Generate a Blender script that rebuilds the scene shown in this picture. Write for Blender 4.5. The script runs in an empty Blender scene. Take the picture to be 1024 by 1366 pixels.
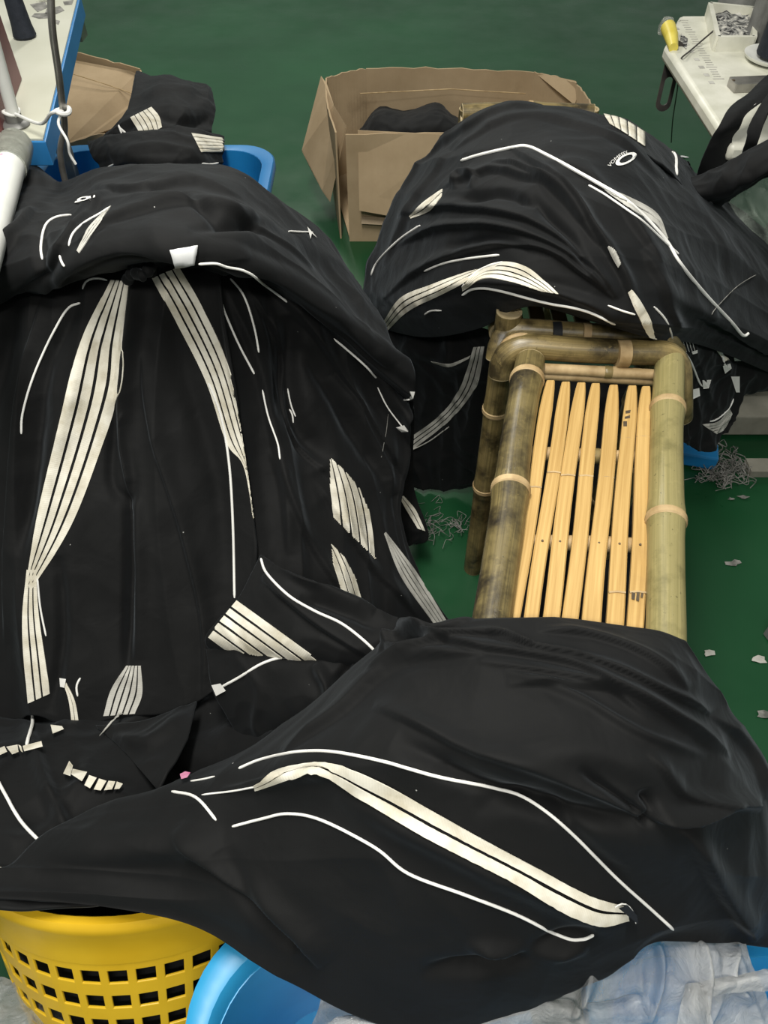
import bpy, bmesh, math, random
import numpy as np
from mathutils import Vector, Matrix, noise
from mathutils.bvhtree import BVHTree

S = bpy.context.scene
COL = S.collection
random.seed(7)

# ------------------------------------------------------------------ camera
FPX = 1000.0
PITCH = math.radians(50)
CAMZ = 1.5
cam_d = bpy.data.cameras.new('camera'); cam = bpy.data.objects.new('camera', cam_d); COL.objects.link(cam)
cam.location = (0, 0, CAMZ); cam.rotation_euler = (math.pi/2 - PITCH, 0, 0)
cam_d.sensor_fit = 'VERTICAL'; cam_d.sensor_height = 24.0; cam_d.lens = 24.0*FPX/1366.0
cam_d.clip_start = 0.02
S.camera = cam
S.view_settings.view_transform = 'Standard'; S.view_settings.look = 'None'
S.view_settings.exposure = 0.0; S.view_settings.gamma = 1.0
try: S.view_settings.use_curve_mapping = False
except Exception: pass
# ------------------------------------------------------------------ world and lamps
W = bpy.data.worlds.new('world'); S.world = W; W.use_nodes = True
W.node_tree.nodes['Background'].inputs[0].default_value = (0.86, 0.92, 0.86, 1)
W.node_tree.nodes['Background'].inputs[1].default_value = 0.28
def area(name, loc, size, power, rot=(0, 0, 0), colr=(1, 0.97, 0.9)):
    d = bpy.data.lights.new(name, 'AREA'); d.shape = 'RECTANGLE'; d.size, d.size_y = size
    d.energy = power; d.color = colr
    o = bpy.data.objects.new(name, d); COL.objects.link(o); o.location = loc; o.rotation_euler = rot
    return o
area('ceiling_or_fill_lamp', (-0.25, 0.9, 2.75), (0.25, 1.3), 66)
area('ceiling_or_fill_lamp', (-0.6, 4.6, 2.75), (0.25, 1.3), 70)
area('ceiling_or_fill_lamp', (-0.2, -0.9, 2.75), (1.3, 0.25), 46)  # fill lamp added behind the camera to brighten the front basket and cloth

# ------------------------------------------------------------------ projection helpers
CP, SP = math.cos(PITCH), math.sin(PITCH)
EYE = Vector((0, 0, CAMZ))
def ray(px, py):
    u = (px-512)/FPX; v = (683-py)/FPX
    return Vector((u, CP+v*SP, -SP+v*CP))
def P(px, py, z):
    d = ray(px, py); t = (z-CAMZ)/d.z
    return EYE + d*t
def PY(px, py, y):
    d = ray(px, py); return EYE + d*(y/d.y)
def proj(A):                                                        # array of points -> pixel coordinates
    A = np.asarray(A, float); X = A[:, 0]; Y = A[:, 1]; Z = A[:, 2]-CAMZ
    dep = Y*CP - Z*SP; up = Y*SP + Z*CP
    return np.stack([512+FPX*X/dep, 683-FPX*up/dep], 1)

# ------------------------------------------------------------------ material helpers
def nt(name, rough=0.6, spec=0.5, metal=0.0, base=(0.5, 0.5, 0.5)):
    m = bpy.data.materials.new(name); m.use_nodes = True
    n = m.node_tree.nodes; b = n['Principled BSDF']
    b.inputs['Base Color'].default_value = (*base, 1); b.inputs['Roughness'].default_value = rough
    b.inputs['Specular IOR Level'].default_value = spec; b.inputs['Metallic'].default_value = metal
    return m, n, m.node_tree.links, b
def ramp(n, stops, interp='LINEAR'):
    r = n.new('ShaderNodeValToRGB'); r.color_ramp.interpolation = interp
    e = r.color_ramp.elements
    while len(e) < len(stops): e.new(0.5)
    for i, (p, c) in enumerate(stops):
        e[i].position = p; e[i].color = (*c, 1) if len(c) == 3 else c
    return r
def noi(n, l, scale, detail=4, vec=None, rough=0.55, dist=0.0):
    t = n.new('ShaderNodeTexNoise'); t.inputs['Scale'].default_value = scale; t.inputs['Detail'].default_value = detail
    t.inputs['Roughness'].default_value = rough; t.inputs['Distortion'].default_value = dist
    if vec is not None: l.new(vec, t.inputs['Vector'])
    return t
def bump(n, l, b, src, strength, dist=0.002):
    bp = n.new('ShaderNodeBump'); bp.inputs['Strength'].default_value = strength; bp.inputs['Distance'].default_value = dist
    l.new(src, bp.inputs['Height']); l.new(bp.outputs[0], b.inputs['Normal']); return bp
def coords(n, kind='Object'):
    return n.new('ShaderNodeTexCoord').outputs[kind]
def mapped(n, l, scale, kind='Object'):
    mp = n.new('ShaderNodeMapping'); mp.inputs['Scale'].default_value = scale
    l.new(coords(n, kind), mp.inputs[0]); return mp.outputs[0]
def mixc(n, l, fac, a, b):
    m = n.new('ShaderNodeMix'); m.data_type = 'RGBA'
    if hasattr(fac, 'node'): l.new(fac, m.inputs[0])
    else: m.inputs[0].default_value = fac
    for k, c in ((6, a), (7, b)):
        if hasattr(c, 'node'): l.new(c, m.inputs[k])
        else: m.inputs[k].default_value = (*c, 1)
    return m.outputs[2]

def simple(name, c1, c2, scale, rough=0.6, spec=0.5, metal=0.0, bmp=0.0, detail=5, lo=0.35, hi=0.65, bscale=None):
    m, n, l, b = nt(name, rough, spec, metal)
    v = coords(n); t = noi(n, l, scale, detail, v); r = ramp(n, [(lo, c1), (hi, c2)])
    l.new(t.outputs[0], r.inputs[0]); l.new(r.outputs[0], b.inputs['Base Color'])
    if bmp:
        t2 = noi(n, l, bscale or scale*4, 3, v); bump(n, l, b, t2.outputs[0], bmp)
    return m

def cloth_mat():
    m, n, l, b = nt('black_cotton_twill', 0.75, 0.16)
    v = coords(n)
    t = noi(n, l, 9, 4, v); r = ramp(n, [(0.3, (0.0048, 0.0050, 0.0052)), (0.75, (0.0078, 0.0080, 0.0083))])
    l.new(t.outputs[0], r.inputs[0])
    vo = n.new('ShaderNodeTexVoronoi'); vo.inputs['Scale'].default_value = 26; l.new(v, vo.inputs['Vector'])
    lt = n.new('ShaderNodeMath'); lt.operation = 'LESS_THAN'; lt.inputs[1].default_value = 0.030
    l.new(vo.outputs['Distance'], lt.inputs[0])
    sp = n.new('ShaderNodeSeparateColor'); l.new(vo.outputs['Color'], sp.inputs[0])
    gt = n.new('ShaderNodeMath'); gt.operation = 'GREATER_THAN'; gt.inputs[1].default_value = 0.80; l.new(sp.outputs[0], gt.inputs[0])
    mu = n.new('ShaderNodeMath'); mu.operation = 'MULTIPLY'; l.new(lt.outputs[0], mu.inputs[0]); l.new(gt.outputs[0], mu.inputs[1])
    l.new(mixc(n, l, mu.outputs[0], r.outputs[0], (0.30, 0.30, 0.29)), b.inputs['Base Color'])
    b.inputs['Sheen Weight'].default_value = 0.05; b.inputs['Sheen Roughness'].default_value = 0.45
    b.inputs['Sheen Tint'].default_value = (0.75, 0.85, 0.95, 1)
    wv = noi(n, l, 900, 2, v)
    bb = bump(n, l, b, wv.outputs[0], 0.25, 0.0006)
    wr = noi(n, l, 13, 3, v, 0.5, 0.4); b2 = n.new('ShaderNodeBump'); b2.inputs['Strength'].default_value = 0.45; b2.inputs['Distance'].default_value = 0.010
    l.new(wr.outputs[0], b2.inputs['Height']); l.new(b2.outputs[0], bb.inputs['Normal'])
    return m
def floor_mat():
    m, n, l, b = nt('green_epoxy_paint', 0.3, 0.42)
    v = coords(n)
    t = noi(n, l, 1.6, 6, v); r = ramp(n, [(0.3, (0.0055, 0.048, 0.016)), (0.7, (0.010, 0.068, 0.024))])
    l.new(t.outputs[0], r.inputs[0])
    t2 = noi(n, l, 22, 8, v, 0.7); r2 = ramp(n, [(0.70, (0, 0, 0)), (0.78, (1, 1, 1))]); l.new(t2.outputs[0], r2.inputs[0])
    l.new(mixc(n, l, r2.outputs[0], r.outputs[0], (0.06, 0.12, 0.07)), b.inputs['Base Color'])
    t3 = noi(n, l, 5, 5, v); r3 = ramp(n, [(0.3, (0.26,)*3), (0.7, (0.42,)*3)]); l.new(t3.outputs[0], r3.inputs[0])
    l.new(r3.outputs[0], b.inputs['Roughness'])
    bump(n, l, b, noi(n, l, 60, 3, v).outputs[0], 0.12, 0.001)
    return m
def bamboo_mat(name, a, b_, dirt, dirt_lo=0.5):
    m, n, l, b = nt(name, 0.36, 0.5)
    v = mapped(n, l, (1, 1, 1), 'UV')
    st = n.new('ShaderNodeMapping'); st.inputs['Scale'].default_value = (14, 1.6, 1); l.new(v, st.inputs[0])
    t = noi(n, l, 3, 5, st.outputs[0]); r = ramp(n, [(0.3, a), (0.7, b_)]); l.new(t.outputs[0], r.inputs[0])
    o = coords(n)
    t2 = noi(n, l, 13, 8, o, 0.65); r2 = ramp(n, [(dirt_lo, (0, 0, 0)), (dirt_lo+0.2, (1, 1, 1))]); l.new(t2.outputs[0], r2.inputs[0])
    c = mixc(n, l, r2.outputs[0], r.outputs[0], dirt)
    t5 = noi(n, l, 45, 6, o, 0.75, 0.6); r5 = ramp(n, [(0.60, (0, 0, 0)), (0.68, (0.75, 0.75, 0.75))]); l.new(t5.outputs[0], r5.inputs[0])
    c = mixc(n, l, r5.outputs[0], c, b_)
    t4 = noi(n, l, 160, 3, o); r4 = ramp(n, [(0.66, (0, 0, 0)), (0.72, (0.7, 0.7, 0.7))]); l.new(t4.outputs[0], r4.inputs[0])
    c = mixc(n, l, r4.outputs[0], c, (0.06, 0.05, 0.02))
    l.new(c, b.inputs['Base Color'])
    bump(n, l, b, t.outputs[0], 0.3, 0.001)
    return m
def slat_mat():
    m, n, l, b = nt('split_bamboo_strip', 0.48, 0.4)
    v = mapped(n, l, (60, 2.0, 1), 'UV')
    t = noi(n, l, 2.2, 5, v); r = ramp(n, [(0.30, (0.37, 0.220, 0.066)), (0.70, (0.58, 0.385, 0.145))]); l.new(t.outputs[0], r.inputs[0])
    t2 = noi(n, l, 8, 6, coords(n)); r2 = ramp(n, [(0.62, (0, 0, 0)), (0.75, (0.6, 0.6, 0.6))]); l.new(t2.outputs[0], r2.inputs[0])
    l.new(mixc(n, l, r2.outputs[0], r.outputs[0], (0.33, 0.20, 0.075)), b.inputs['Base Color'])
    bump(n, l, b, t.outputs[0], 0.25, 0.0008)
    return m
def tape_mat(name, a, b_, stitch=True):
    m, n, l, b = nt(name, 0.8, 0.2)
    v = coords(n); t = noi(n, l, 24, 6, v, 0.6); r = ramp(n, [(0.32, a), (0.6, b_)]); l.new(t.outputs[0], r.inputs[0])
    l.new(r.outputs[0], b.inputs['Base Color'])
    if stitch:
        w = n.new('ShaderNodeTexWave'); w.inputs['Scale'].default_value = 1.0; w.bands_direction = 'Y'
        mp = mapped(n, l, (1, 90, 1), 'UV'); l.new(mp, w.inputs['Vector'])
        bump(n, l, b, w.outputs[0], 0.16, 0.0006)
    return m
def film_mat(name, tint=(0.86, 0.90, 0.93), lo=0.10, hi=0.55, scale=14):
    m = bpy.data.materials.new(name); m.use_nodes = True; n = m.node_tree.nodes; l = m.node_tree.links
    n.clear(); out = n.new('ShaderNodeOutputMaterial')
    tr = n.new('ShaderNodeBsdfTransparent'); tr.inputs[0].default_value = (0.95, 0.97, 0.98, 1)
    p = n.new('ShaderNodeBsdfPrincipled'); p.inputs['Base Color'].default_value = (*tint, 1); p.inputs['Roughness'].default_value = 0.16; p.inputs['Specular IOR Level'].default_value = 0.8
    v = n.new('ShaderNodeTexCoord').outputs['Object']
    t = noi(n, l, scale, 7, v, 0.6, 0.8); r = ramp(n, [(0.35, (lo,)*3), (0.68, (hi,)*3)]); l.new(t.outputs[0], r.inputs[0])
    t2 = noi(n, l, scale*3.0, 8, v, 0.7, 1.2); bump(n, l, p, t2.outputs[0], 0.9, 0.010)
    mx = n.new('ShaderNodeMixShader'); l.new(r.outputs[0], mx.inputs[0]); l.new(tr.outputs[0], mx.inputs[1]); l.new(p.outputs[0], mx.inputs[2])
    l.new(mx.outputs[0], out.inputs[0]); return m
def carton_mat():
    m, n, l, b = nt('brown_corrugated_card', 0.85, 0.15)
    v = coords(n)
    t = noi(n, l, 5, 7, v, 0.6); r = ramp(n, [(0.3, (0.32, 0.235, 0.14)), (0.7, (0.43, 0.325, 0.205))]); l.new(t.outputs[0], r.inputs[0])
    t2 = noi(n, l, 3.2, 8, v, 0.7); r2 = ramp(n, [(0.62, (0, 0, 0)), (0.72, (0.5, 0.5, 0.5))]); l.new(t2.outputs[0], r2.inputs[0])
    l.new(mixc(n, l, r2.outputs[0], r.outputs[0], (0.20, 0.14, 0.08)), b.inputs['Base Color'])
    mp = mapped(n, l, (130, 130, 3)); bump(n, l, b, noi(n, l, 1, 2, mp).outputs[0], 0.25, 0.002)
    return m
def threadpile_mat():
    m, n, l, b = nt('tangled_thread', 0.85, 0.1)
    t = noi(n, l, 26, 6, coords(n), 0.6, 2.5); r = ramp(n, [(0.40, (0.02, 0.02, 0.022)), (0.5, (0.25, 0.25, 0.24)), (0.62, (0.62, 0.60, 0.54))]); l.new(t.outputs[0], r.inputs[0])
    l.new(r.outputs[0], b.inputs['Base Color']); bump(n, l, b, t.outputs[0], 0.8, 0.006); return m

MAT = dict(
 cloth=cloth_mat(), floor=floor_mat(),
 pole_dark=bamboo_mat('weathered_brown_bamboo', (0.075, 0.058, 0.025), (0.23, 0.18, 0.072), (0.022, 0.017, 0.010), 0.44),
 pole_green=bamboo_mat('pale_green_bamboo', (0.195, 0.170, 0.068), (0.31, 0.265, 0.115), (0.11, 0.098, 0.035), 0.52),
 pole_brown=bamboo_mat('yellow_brown_bamboo', (0.13, 0.098, 0.036), (0.30, 0.225, 0.095), (0.035, 0.026, 0.012), 0.44),
 ring=simple('tan_bamboo_node', (0.30, 0.20, 0.09), (0.52, 0.38, 0.2), 30, 0.6),
 cut=simple('cut_bamboo_end', (0.32, 0.25, 0.13), (0.5, 0.4, 0.24), 40, 0.7),
 slat=slat_mat(),
 slat_green=simple('green_streaked_strip', (0.30, 0.29, 0.12), (0.5, 0.42, 0.2), 20, 0.5),
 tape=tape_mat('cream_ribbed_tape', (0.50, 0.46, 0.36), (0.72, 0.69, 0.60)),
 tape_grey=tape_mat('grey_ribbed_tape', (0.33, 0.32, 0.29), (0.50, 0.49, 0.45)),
 piping=tape_mat('white_piping_cord', (0.70, 0.69, 0.66), (0.82, 0.81, 0.78), False),
 black=simple('matte_black', (0.008, 0.009, 0.011), (0.014, 0.015, 0.018), 12, 0.6, 0.3),
 navy=simple('dark_navy_thread', (0.010, 0.013, 0.020), (0.018, 0.022, 0.032), 60, 0.75, 0.3, bmp=0.4),
 carton=carton_mat(),
 carton_in=simple('shabby_tape_brown', (0.26, 0.17, 0.08), (0.36, 0.26, 0.14), 8, 0.5),
 blue=simple('blue_plastic', (0.010, 0.165, 0.42), (0.016, 0.21, 0.50), 4, 0.32, 0.5, bmp=0.05),
 blue_lt=simple('light_blue_plastic', (0.020, 0.26, 0.52), (0.035, 0.33, 0.60), 6, 0.35, 0.5, bmp=0.06),
 yellow=simple('yellow_plastic', (0.66, 0.40, 0.012), (0.78, 0.50, 0.025), 5, 0.36, 0.5, bmp=0.06),
 blue_edge=simple('blue_edge_band', (0.02, 0.17, 0.42), (0.03, 0.20, 0.48), 8, 0.4),
 white_lam=None, maroon=simple('maroon_board', (0.10, 0.028, 0.030), (0.14, 0.042, 0.042), 8, 0.5, bmp=0.1),
 white_pl=simple('off_white_plastic', (0.72, 0.73, 0.69), (0.82, 0.82, 0.79), 8, 0.35),
 cream=simple('cream_enamel', (0.58, 0.575, 0.48), (0.72, 0.71, 0.62), 14, 0.4, bmp=0.05),
 beige=simple('dusty_beige_steel', (0.20, 0.19, 0.155), (0.30, 0.285, 0.235), 10, 0.7),
 steel=simple('brushed_steel', (0.25, 0.24, 0.22), (0.42, 0.40, 0.37), 20, 0.35, 0.5, 0.8),
 grey_metal=simple('grey_cast_metal', (0.13, 0.13, 0.125), (0.24, 0.24, 0.23), 18, 0.5, 0.5, 0.3),
 rust=simple('dark_bracket_metal', (0.020, 0.017, 0.016), (0.05, 0.042, 0.038), 20, 0.5),
 yellow_tape=simple('yellow_tape', (0.62, 0.50, 0.05), (0.75, 0.63, 0.12), 20, 0.4),
 clear=film_mat('scuffed_clear_tape', (0.5, 0.52, 0.45), 0.3, 0.75, 40),
 film=film_mat('crumpled_clear_film', (0.44, 0.45, 0.455), 0.42, 0.92, 8),
 green_film=film_mat('thin_clear_film', (0.50, 0.58, 0.50), 0.22, 0.60, 12),
 string=simple('white_string', (0.6, 0.6, 0.58), (0.75, 0.75, 0.72), 30, 0.8),
 pink=simple('pink_paper', (0.62, 0.12, 0.30), (0.75, 0.35, 0.50), 60, 0.6),
 paper=simple('white_paper', (0.62, 0.63, 0.64), (0.80, 0.80, 0.80), 18, 0.7),
 lint=simple('grey_lint', (0.10, 0.10, 0.09), (0.30, 0.29, 0.27), 40, 0.95),
 threads=threadpile_mat(),
 ink=simple('dark_ink_mark', (0.05, 0.035, 0.02), (0.12, 0.08, 0.04), 60, 0.7),
)
def lam_mat():
    m, n, l, b = nt('worn_white_laminate', 0.4, 0.4)
    v = coords(n)
    t = noi(n, l, 3, 6, v); r = ramp(n, [(0.3, (0.50, 0.50, 0.40)), (0.7, (0.62, 0.62, 0.53))]); l.new(t.outputs[0], r.inputs[0])
    t2 = noi(n, l, 6.5, 8, v, 0.72, 0.6); r2 = ramp(n, [(0.615, (0, 0, 0)), (0.67, (0.8, 0.8, 0.8))]); l.new(t2.outputs[0], r2.inputs[0])
    l.new(mixc(n, l, r2.outputs[0], r.outputs[0], (0.14, 0.13, 0.09)), b.inputs['Base Color'])
    return m
MAT['white_lam'] = lam_mat()

# ------------------------------------------------------------------ object helpers
def link(name, me, mats, parent=None, smooth=True):
    o = bpy.data.objects.new(name, me); COL.objects.link(o)
    for m in (mats if isinstance(mats, (list, tuple)) else [mats]): me.materials.append(MAT[m] if isinstance(m, str) else m)
    if smooth: me.polygons.foreach_set('use_smooth', [True]*len(me.polygons))
    if parent: o.parent = parent
    return o
def tag(o, label, cat, group=None, kind=None):
    o['label'] = label; o['category'] = cat
    if group: o['group'] = group
    if kind: o['kind'] = kind
    return o
def empty(name, loc, rz=0.0):
    o = bpy.data.objects.new(name, None); COL.objects.link(o); o.location = loc; o.rotation_euler = (0, 0, rz)
    o.empty_display_size = 0.05
    bpy.context.view_layer.update()
    return o
def keep(o, parent):                                               # parent a world-space mesh under a thing
    o.parent = parent; o.matrix_parent_inverse = Matrix.Translation(parent.location).inverted() if parent.rotation_euler.z == 0 else (Matrix.Translation(parent.location) @ Matrix.Rotation(parent.rotation_euler.z, 4, 'Z')).inverted()
    return o
def mesh(verts, faces):
    me = bpy.data.meshes.new('m'); me.from_pydata([tuple(v) for v in verts], [], faces); me.update(); return me
class MB:
    def __init__(s): s.v = []; s.f = []; s.mi = []; s.uv = {}
    def add(s, vs, fs, mi=0):
        k = len(s.v); s.v += [tuple(v) for v in vs]; s.f += [tuple(i+k for i in f) for f in fs]; s.mi += [mi]*len(fs)
    def box(s, c, d, rot=None, mi=0):
        R = rot or Matrix.Identity(3); c = Vector(c)
        vs = [c + R @ Vector((x*d[0]/2, y*d[1]/2, z*d[2]/2)) for x in (-1, 1) for y in (-1, 1) for z in (-1, 1)]
        s.add(vs, [(0, 1, 3, 2), (4, 6, 7, 5), (0, 4, 5, 1), (2, 3, 7, 6), (0, 2, 6, 4), (1, 5, 7, 3)], mi)
    def prism(s, poly, off, mi=0):                                  # polygon of 3-D points extruded by a vector
        n = len(poly); off = Vector(off); a = [Vector(p) for p in poly]
        s.add(a+[p+off for p in a], [tuple(range(n))[::-1], tuple(range(n, 2*n))] + [(i, (i+1) % n, n+(i+1) % n, n+i) for i in range(n)], mi)
    def tube(s, pts, rad, seg=12, mi=0, cap=True, hollow=False):
        pts = [Vector(p) for p in pts]; n = len(pts)
        rad = rad if isinstance(rad, (list, tuple)) else [rad]*n
        T = [(pts[min(i+1, n-1)]-pts[max(i-1, 0)]).normalized() for i in range(n)]
        a = Vector((0, 0, 1)) if abs(T[0].z) < 0.9 else Vector((1, 0, 0))
        N = (a - T[0]*a.dot(T[0])).normalized(); vs = []; k = len(s.v); acc = 0
        for i in range(n):
            N = (N - T[i]*N.dot(T[i])).normalized(); B = T[i].cross(N)
            if i: acc += (pts[i]-pts[i-1]).length
            for j in range(seg):
                th = 2*math.pi*j/seg; vs.append(pts[i]+(N*math.cos(th)+B*math.sin(th))*rad[i]); s.uv[k+len(vs)-1] = (j/seg, acc)
        fs = [(i*seg+j, i*seg+(j+1) % seg, (i+1)*seg+(j+1) % seg, (i+1)*seg+j) for i in range(n-1) for j in range(seg)]
        if cap: fs += [tuple(range(seg))[::-1], tuple((n-1)*seg+j for j in range(seg))]
        s.add(vs, fs, mi)
    def lathe(s, prof, c=(0, 0, 0), seg=32, mi=0, R=None):
        c = Vector(c); R = R or Matrix.Identity(3); n = len(prof)
        vs = [c + R @ Vector((r*math.cos(2*math.pi*j/seg), r*math.sin(2*math.pi*j/seg), z)) for r, z in prof for j in range(seg)]
        s.add(vs, [(i*seg+j, i*seg+(j+1) % seg, (i+1)*seg+(j+1) % seg, (i+1)*seg+j) for i in range(n-1) for j in range(seg)], mi)
    def build(s, name, mats, parent=None, smooth=False, bevel=0.0, auto=40):
        me = mesh(s.v, s.f)
        o = link(name, me, mats, None, False)
        me.polygons.foreach_set('material_index', s.mi)
        if s.uv:
            uvl = me.uv_layers.new(name='UVMap')
            for lp in me.loops: uvl.data[lp.index].uv = s.uv.get(lp.vertex_index, (0, 0))
        bm = bmesh.new(); bm.from_mesh(me); bmesh.ops.recalc_face_normals(bm, faces=bm.faces); bm.to_mesh(me); bm.free()
        if bevel:
            b = o.modifiers.new('bevel', 'BEVEL'); b.width = bevel; b.segments = 2; b.limit_method = 'ANGLE'
        if smooth:
            me.polygons.foreach_set('use_smooth', [True]*len(me.polygons))
            try: me.set_sharp_from_angle(angle=math.radians(auto))
            except Exception: pass
        if parent: keep(o, parent)
        return o

def catmull(ctrl, n):                                               # ctrl (k,d) -> (n,d), passes through the points
    ctrl = np.asarray(ctrl, float); k = len(ctrl)
    if k == 2: t = np.linspace(0, 1, n).reshape((-1,)+(1,)*(ctrl.ndim-1)); return ctrl[0]*(1-t)+ctrl[1]*t
    ext = np.concatenate([(2*ctrl[0]-ctrl[1])[None], ctrl, (2*ctrl[-1]-ctrl[-2])[None]])
    t = np.linspace(0, k-1, n); i = np.minimum(t.astype(int), k-2); f = (t-i)
    f = f.reshape((-1,)+(1,)*(ctrl.ndim-1))
    p0, p1, p2, p3 = ext[i], ext[i+1], ext[i+2], ext[i+3]
    return 0.5*((2*p1)+(-p0+p2)*f+(2*p0-5*p1+4*p2-p3)*f**2+(-p0+3*p1-3*p2+p3)*f**3)

def pdist(px, line):                                                # distance, param and side of pixels to a polyline
    line = catmull(line, max(12, 6*len(line))) if len(line) > 2 else np.asarray(line, float)
    best = np.full(len(px), 1e9); tt = np.zeros(len(px)); sd = np.zeros(len(px)); L = len(line)-1
    for i in range(L):
        a, b = line[i], line[i+1]; d = b-a; q = px-a; ll = max((d*d).sum(), 1e-6)
        t = np.clip((q@d)/ll, 0, 1); e = q-t[:, None]*d; dd = np.hypot(e[:, 0], e[:, 1])
        m = dd < best; best[m] = dd[m]; tt[m] = (i+t[m])/L
        sd[m] = np.sign(d[0]*q[m, 1]-d[1]*q[m, 0])
    return best, tt, sd

SHEETS = {}
def sheet(name, rows, res=(120, 120), folds=(), pleat=None, rumple=(0.004, 9.0), seed=0, mat='cloth', thick=0.004, hem_noise=0.0, parent=None, edge=0.0, edge2=0.0, crease=0.7):
    """Cloth surface through a grid of points given as (pixel x, pixel y, height)."""
    G = np.array([[P(*c) for c in r] for r in rows], float)
    nr, nc = res
    A = catmull(G, nr)                                              # (nr, cols, 3)
    A = catmull(np.swapaxes(A, 0, 1), nc); A = np.swapaxes(A, 0, 1)  # (nr, nc, 3)
    V = A.reshape(-1, 3)
    du = np.gradient(A, axis=1); dv = np.gradient(A, axis=0); N = np.cross(du, dv).reshape(-1, 3)
    N /= np.maximum(np.linalg.norm(N, axis=1), 1e-9)[:, None]
    view = np.array([0, 0, CAMZ])-V; view /= np.linalg.norm(view, axis=1)[:, None]
    flip = (N*view).sum(1).mean() < 0
    if flip: N = -N
    h0 = None; D = N*0.75+view*0.25; D /= np.linalg.norm(D, axis=1)[:, None]
    px = proj(V); h = np.zeros(len(V))
    for fl in folds:
        line, w, amp = fl[:3]; kind = fl[3] if len(fl) > 3 else 'ridge'
        d, t, s_ = pdist(px, line); fade = np.clip(np.minimum(t, 1-t)*5, 0, 1)**0.7
        fade = np.where((t <= 0) | (t >= 1), 0.0, fade)
        if kind == 'ridge': g = np.exp(-(d/w)**2)
        else:                                                       # 'step': steep on one side, soft on the other
            sg = d*s_
            g = np.where(sg > 0, np.exp(-(sg/(w*0.35))**2), np.exp(-(sg/(w*1.6))**2))
        h += 1.35*amp*g*fade
    vv, uu = np.meshgrid(np.linspace(0, 1, nr), np.linspace(0, 1, nc), indexing='ij'); uu = uu.ravel(); vv = vv.ravel()
    if pleat:                                                       # pleats running along rows ('v') or across ('u')
        axis, fr, amp, wob = pleat
        a, b = (uu, vv) if axis == 'v' else (vv, uu)
        nn = np.array([noise.noise((a_*fr, b_*wob, seed*7.3)) for a_, b_ in zip(a, b)])
        n2 = np.array([noise.noise((a_*fr*2.3+5, b_*wob*1.6, seed*3.1+9)) for a_, b_ in zip(a, b)])
        h += amp*(1-2*np.abs(nn)*1.6)+amp*0.4*n2
    if rumple[0]:
        q = V*rumple[1]
        nn = np.array([noise.noise(Vector(p)+Vector((seed*3.7, 0, 0))) for p in q])
        n2 = np.array([1-abs(noise.noise(Vector(p)*2.1+Vector((9+seed, 4, 0))))*2 for p in q])
        cr = np.array([abs(noise.noise(Vector((p[0]*1.1, p[1]*0.8, p[2]*1.3))+Vector((31+seed, 2, 7)))) for p in q])
        h += rumple[0]*nn+rumple[0]*0.45*n2+crease*rumple[0]*np.exp(-(cr/0.12)**2)
    if edge2: h = h*np.clip((1-vv)/edge2, 0, 1)
    if edge: h = h*np.clip(vv/edge, 0, 1)**1.5
    V2 = V+D*h[:, None]
    faces = [(r*nc+c, r*nc+c+1, (r+1)*nc+c+1, (r+1)*nc+c) for r in range(nr-1) for c in range(nc-1)]
    if flip: faces = [f[::-1] for f in faces]
    me = mesh(V2, faces)
    # make the faces look toward the camera side
    o = link(name, me, mat)
    if me.polygons:
        pn = np.zeros(len(me.polygons)*3); me.polygons.foreach_get('normal', pn); pc = np.zeros(len(me.polygons)*3); me.polygons.foreach_get('center', pc)
        pn = pn.reshape(-1, 3); pc = pc.reshape(-1, 3)
        if (pn*(np.array([0, 0, CAMZ])-pc)).sum(1).mean() < 0: me.flip_normals()
    if thick:
        md = o.modifiers.new('thickness', 'SOLIDIFY'); md.thickness = thick; md.offset = -1
    SHEETS[o.name] = (o, BVHTree.FromPolygons([tuple(v) for v in V2], faces))
    if parent: keep(o, parent)
    return o
def hit(o, px, py, last=None):
    bvh = SHEETS[o.name][1]; d = ray(px, py).normalized()
    loc, nor, idx, dist = bvh.ray_cast(EYE, d)
    if loc is None:
        if last is None:
            g = EYE + d*1.3; best = bvh.find_nearest(g); g = EYE+d*(best[0]-EYE).length; loc, nor = bvh.find_nearest(g)[:2]
        else:
            g = EYE + d*(last-EYE).length; loc, nor = bvh.find_nearest(g)[:2]
    if nor.dot(d) > 0: nor = -nor
    return loc, nor
def inpoly(x, y, pl):
    c = False
    for i in range(len(pl)):
        x0, y0 = pl[i]; x1, y1 = pl[i-1]
        if (y0 > y) != (y1 > y) and x < (x1-x0)*(y-y0)/(y1-y0)+x0: c = not c
    return c
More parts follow.
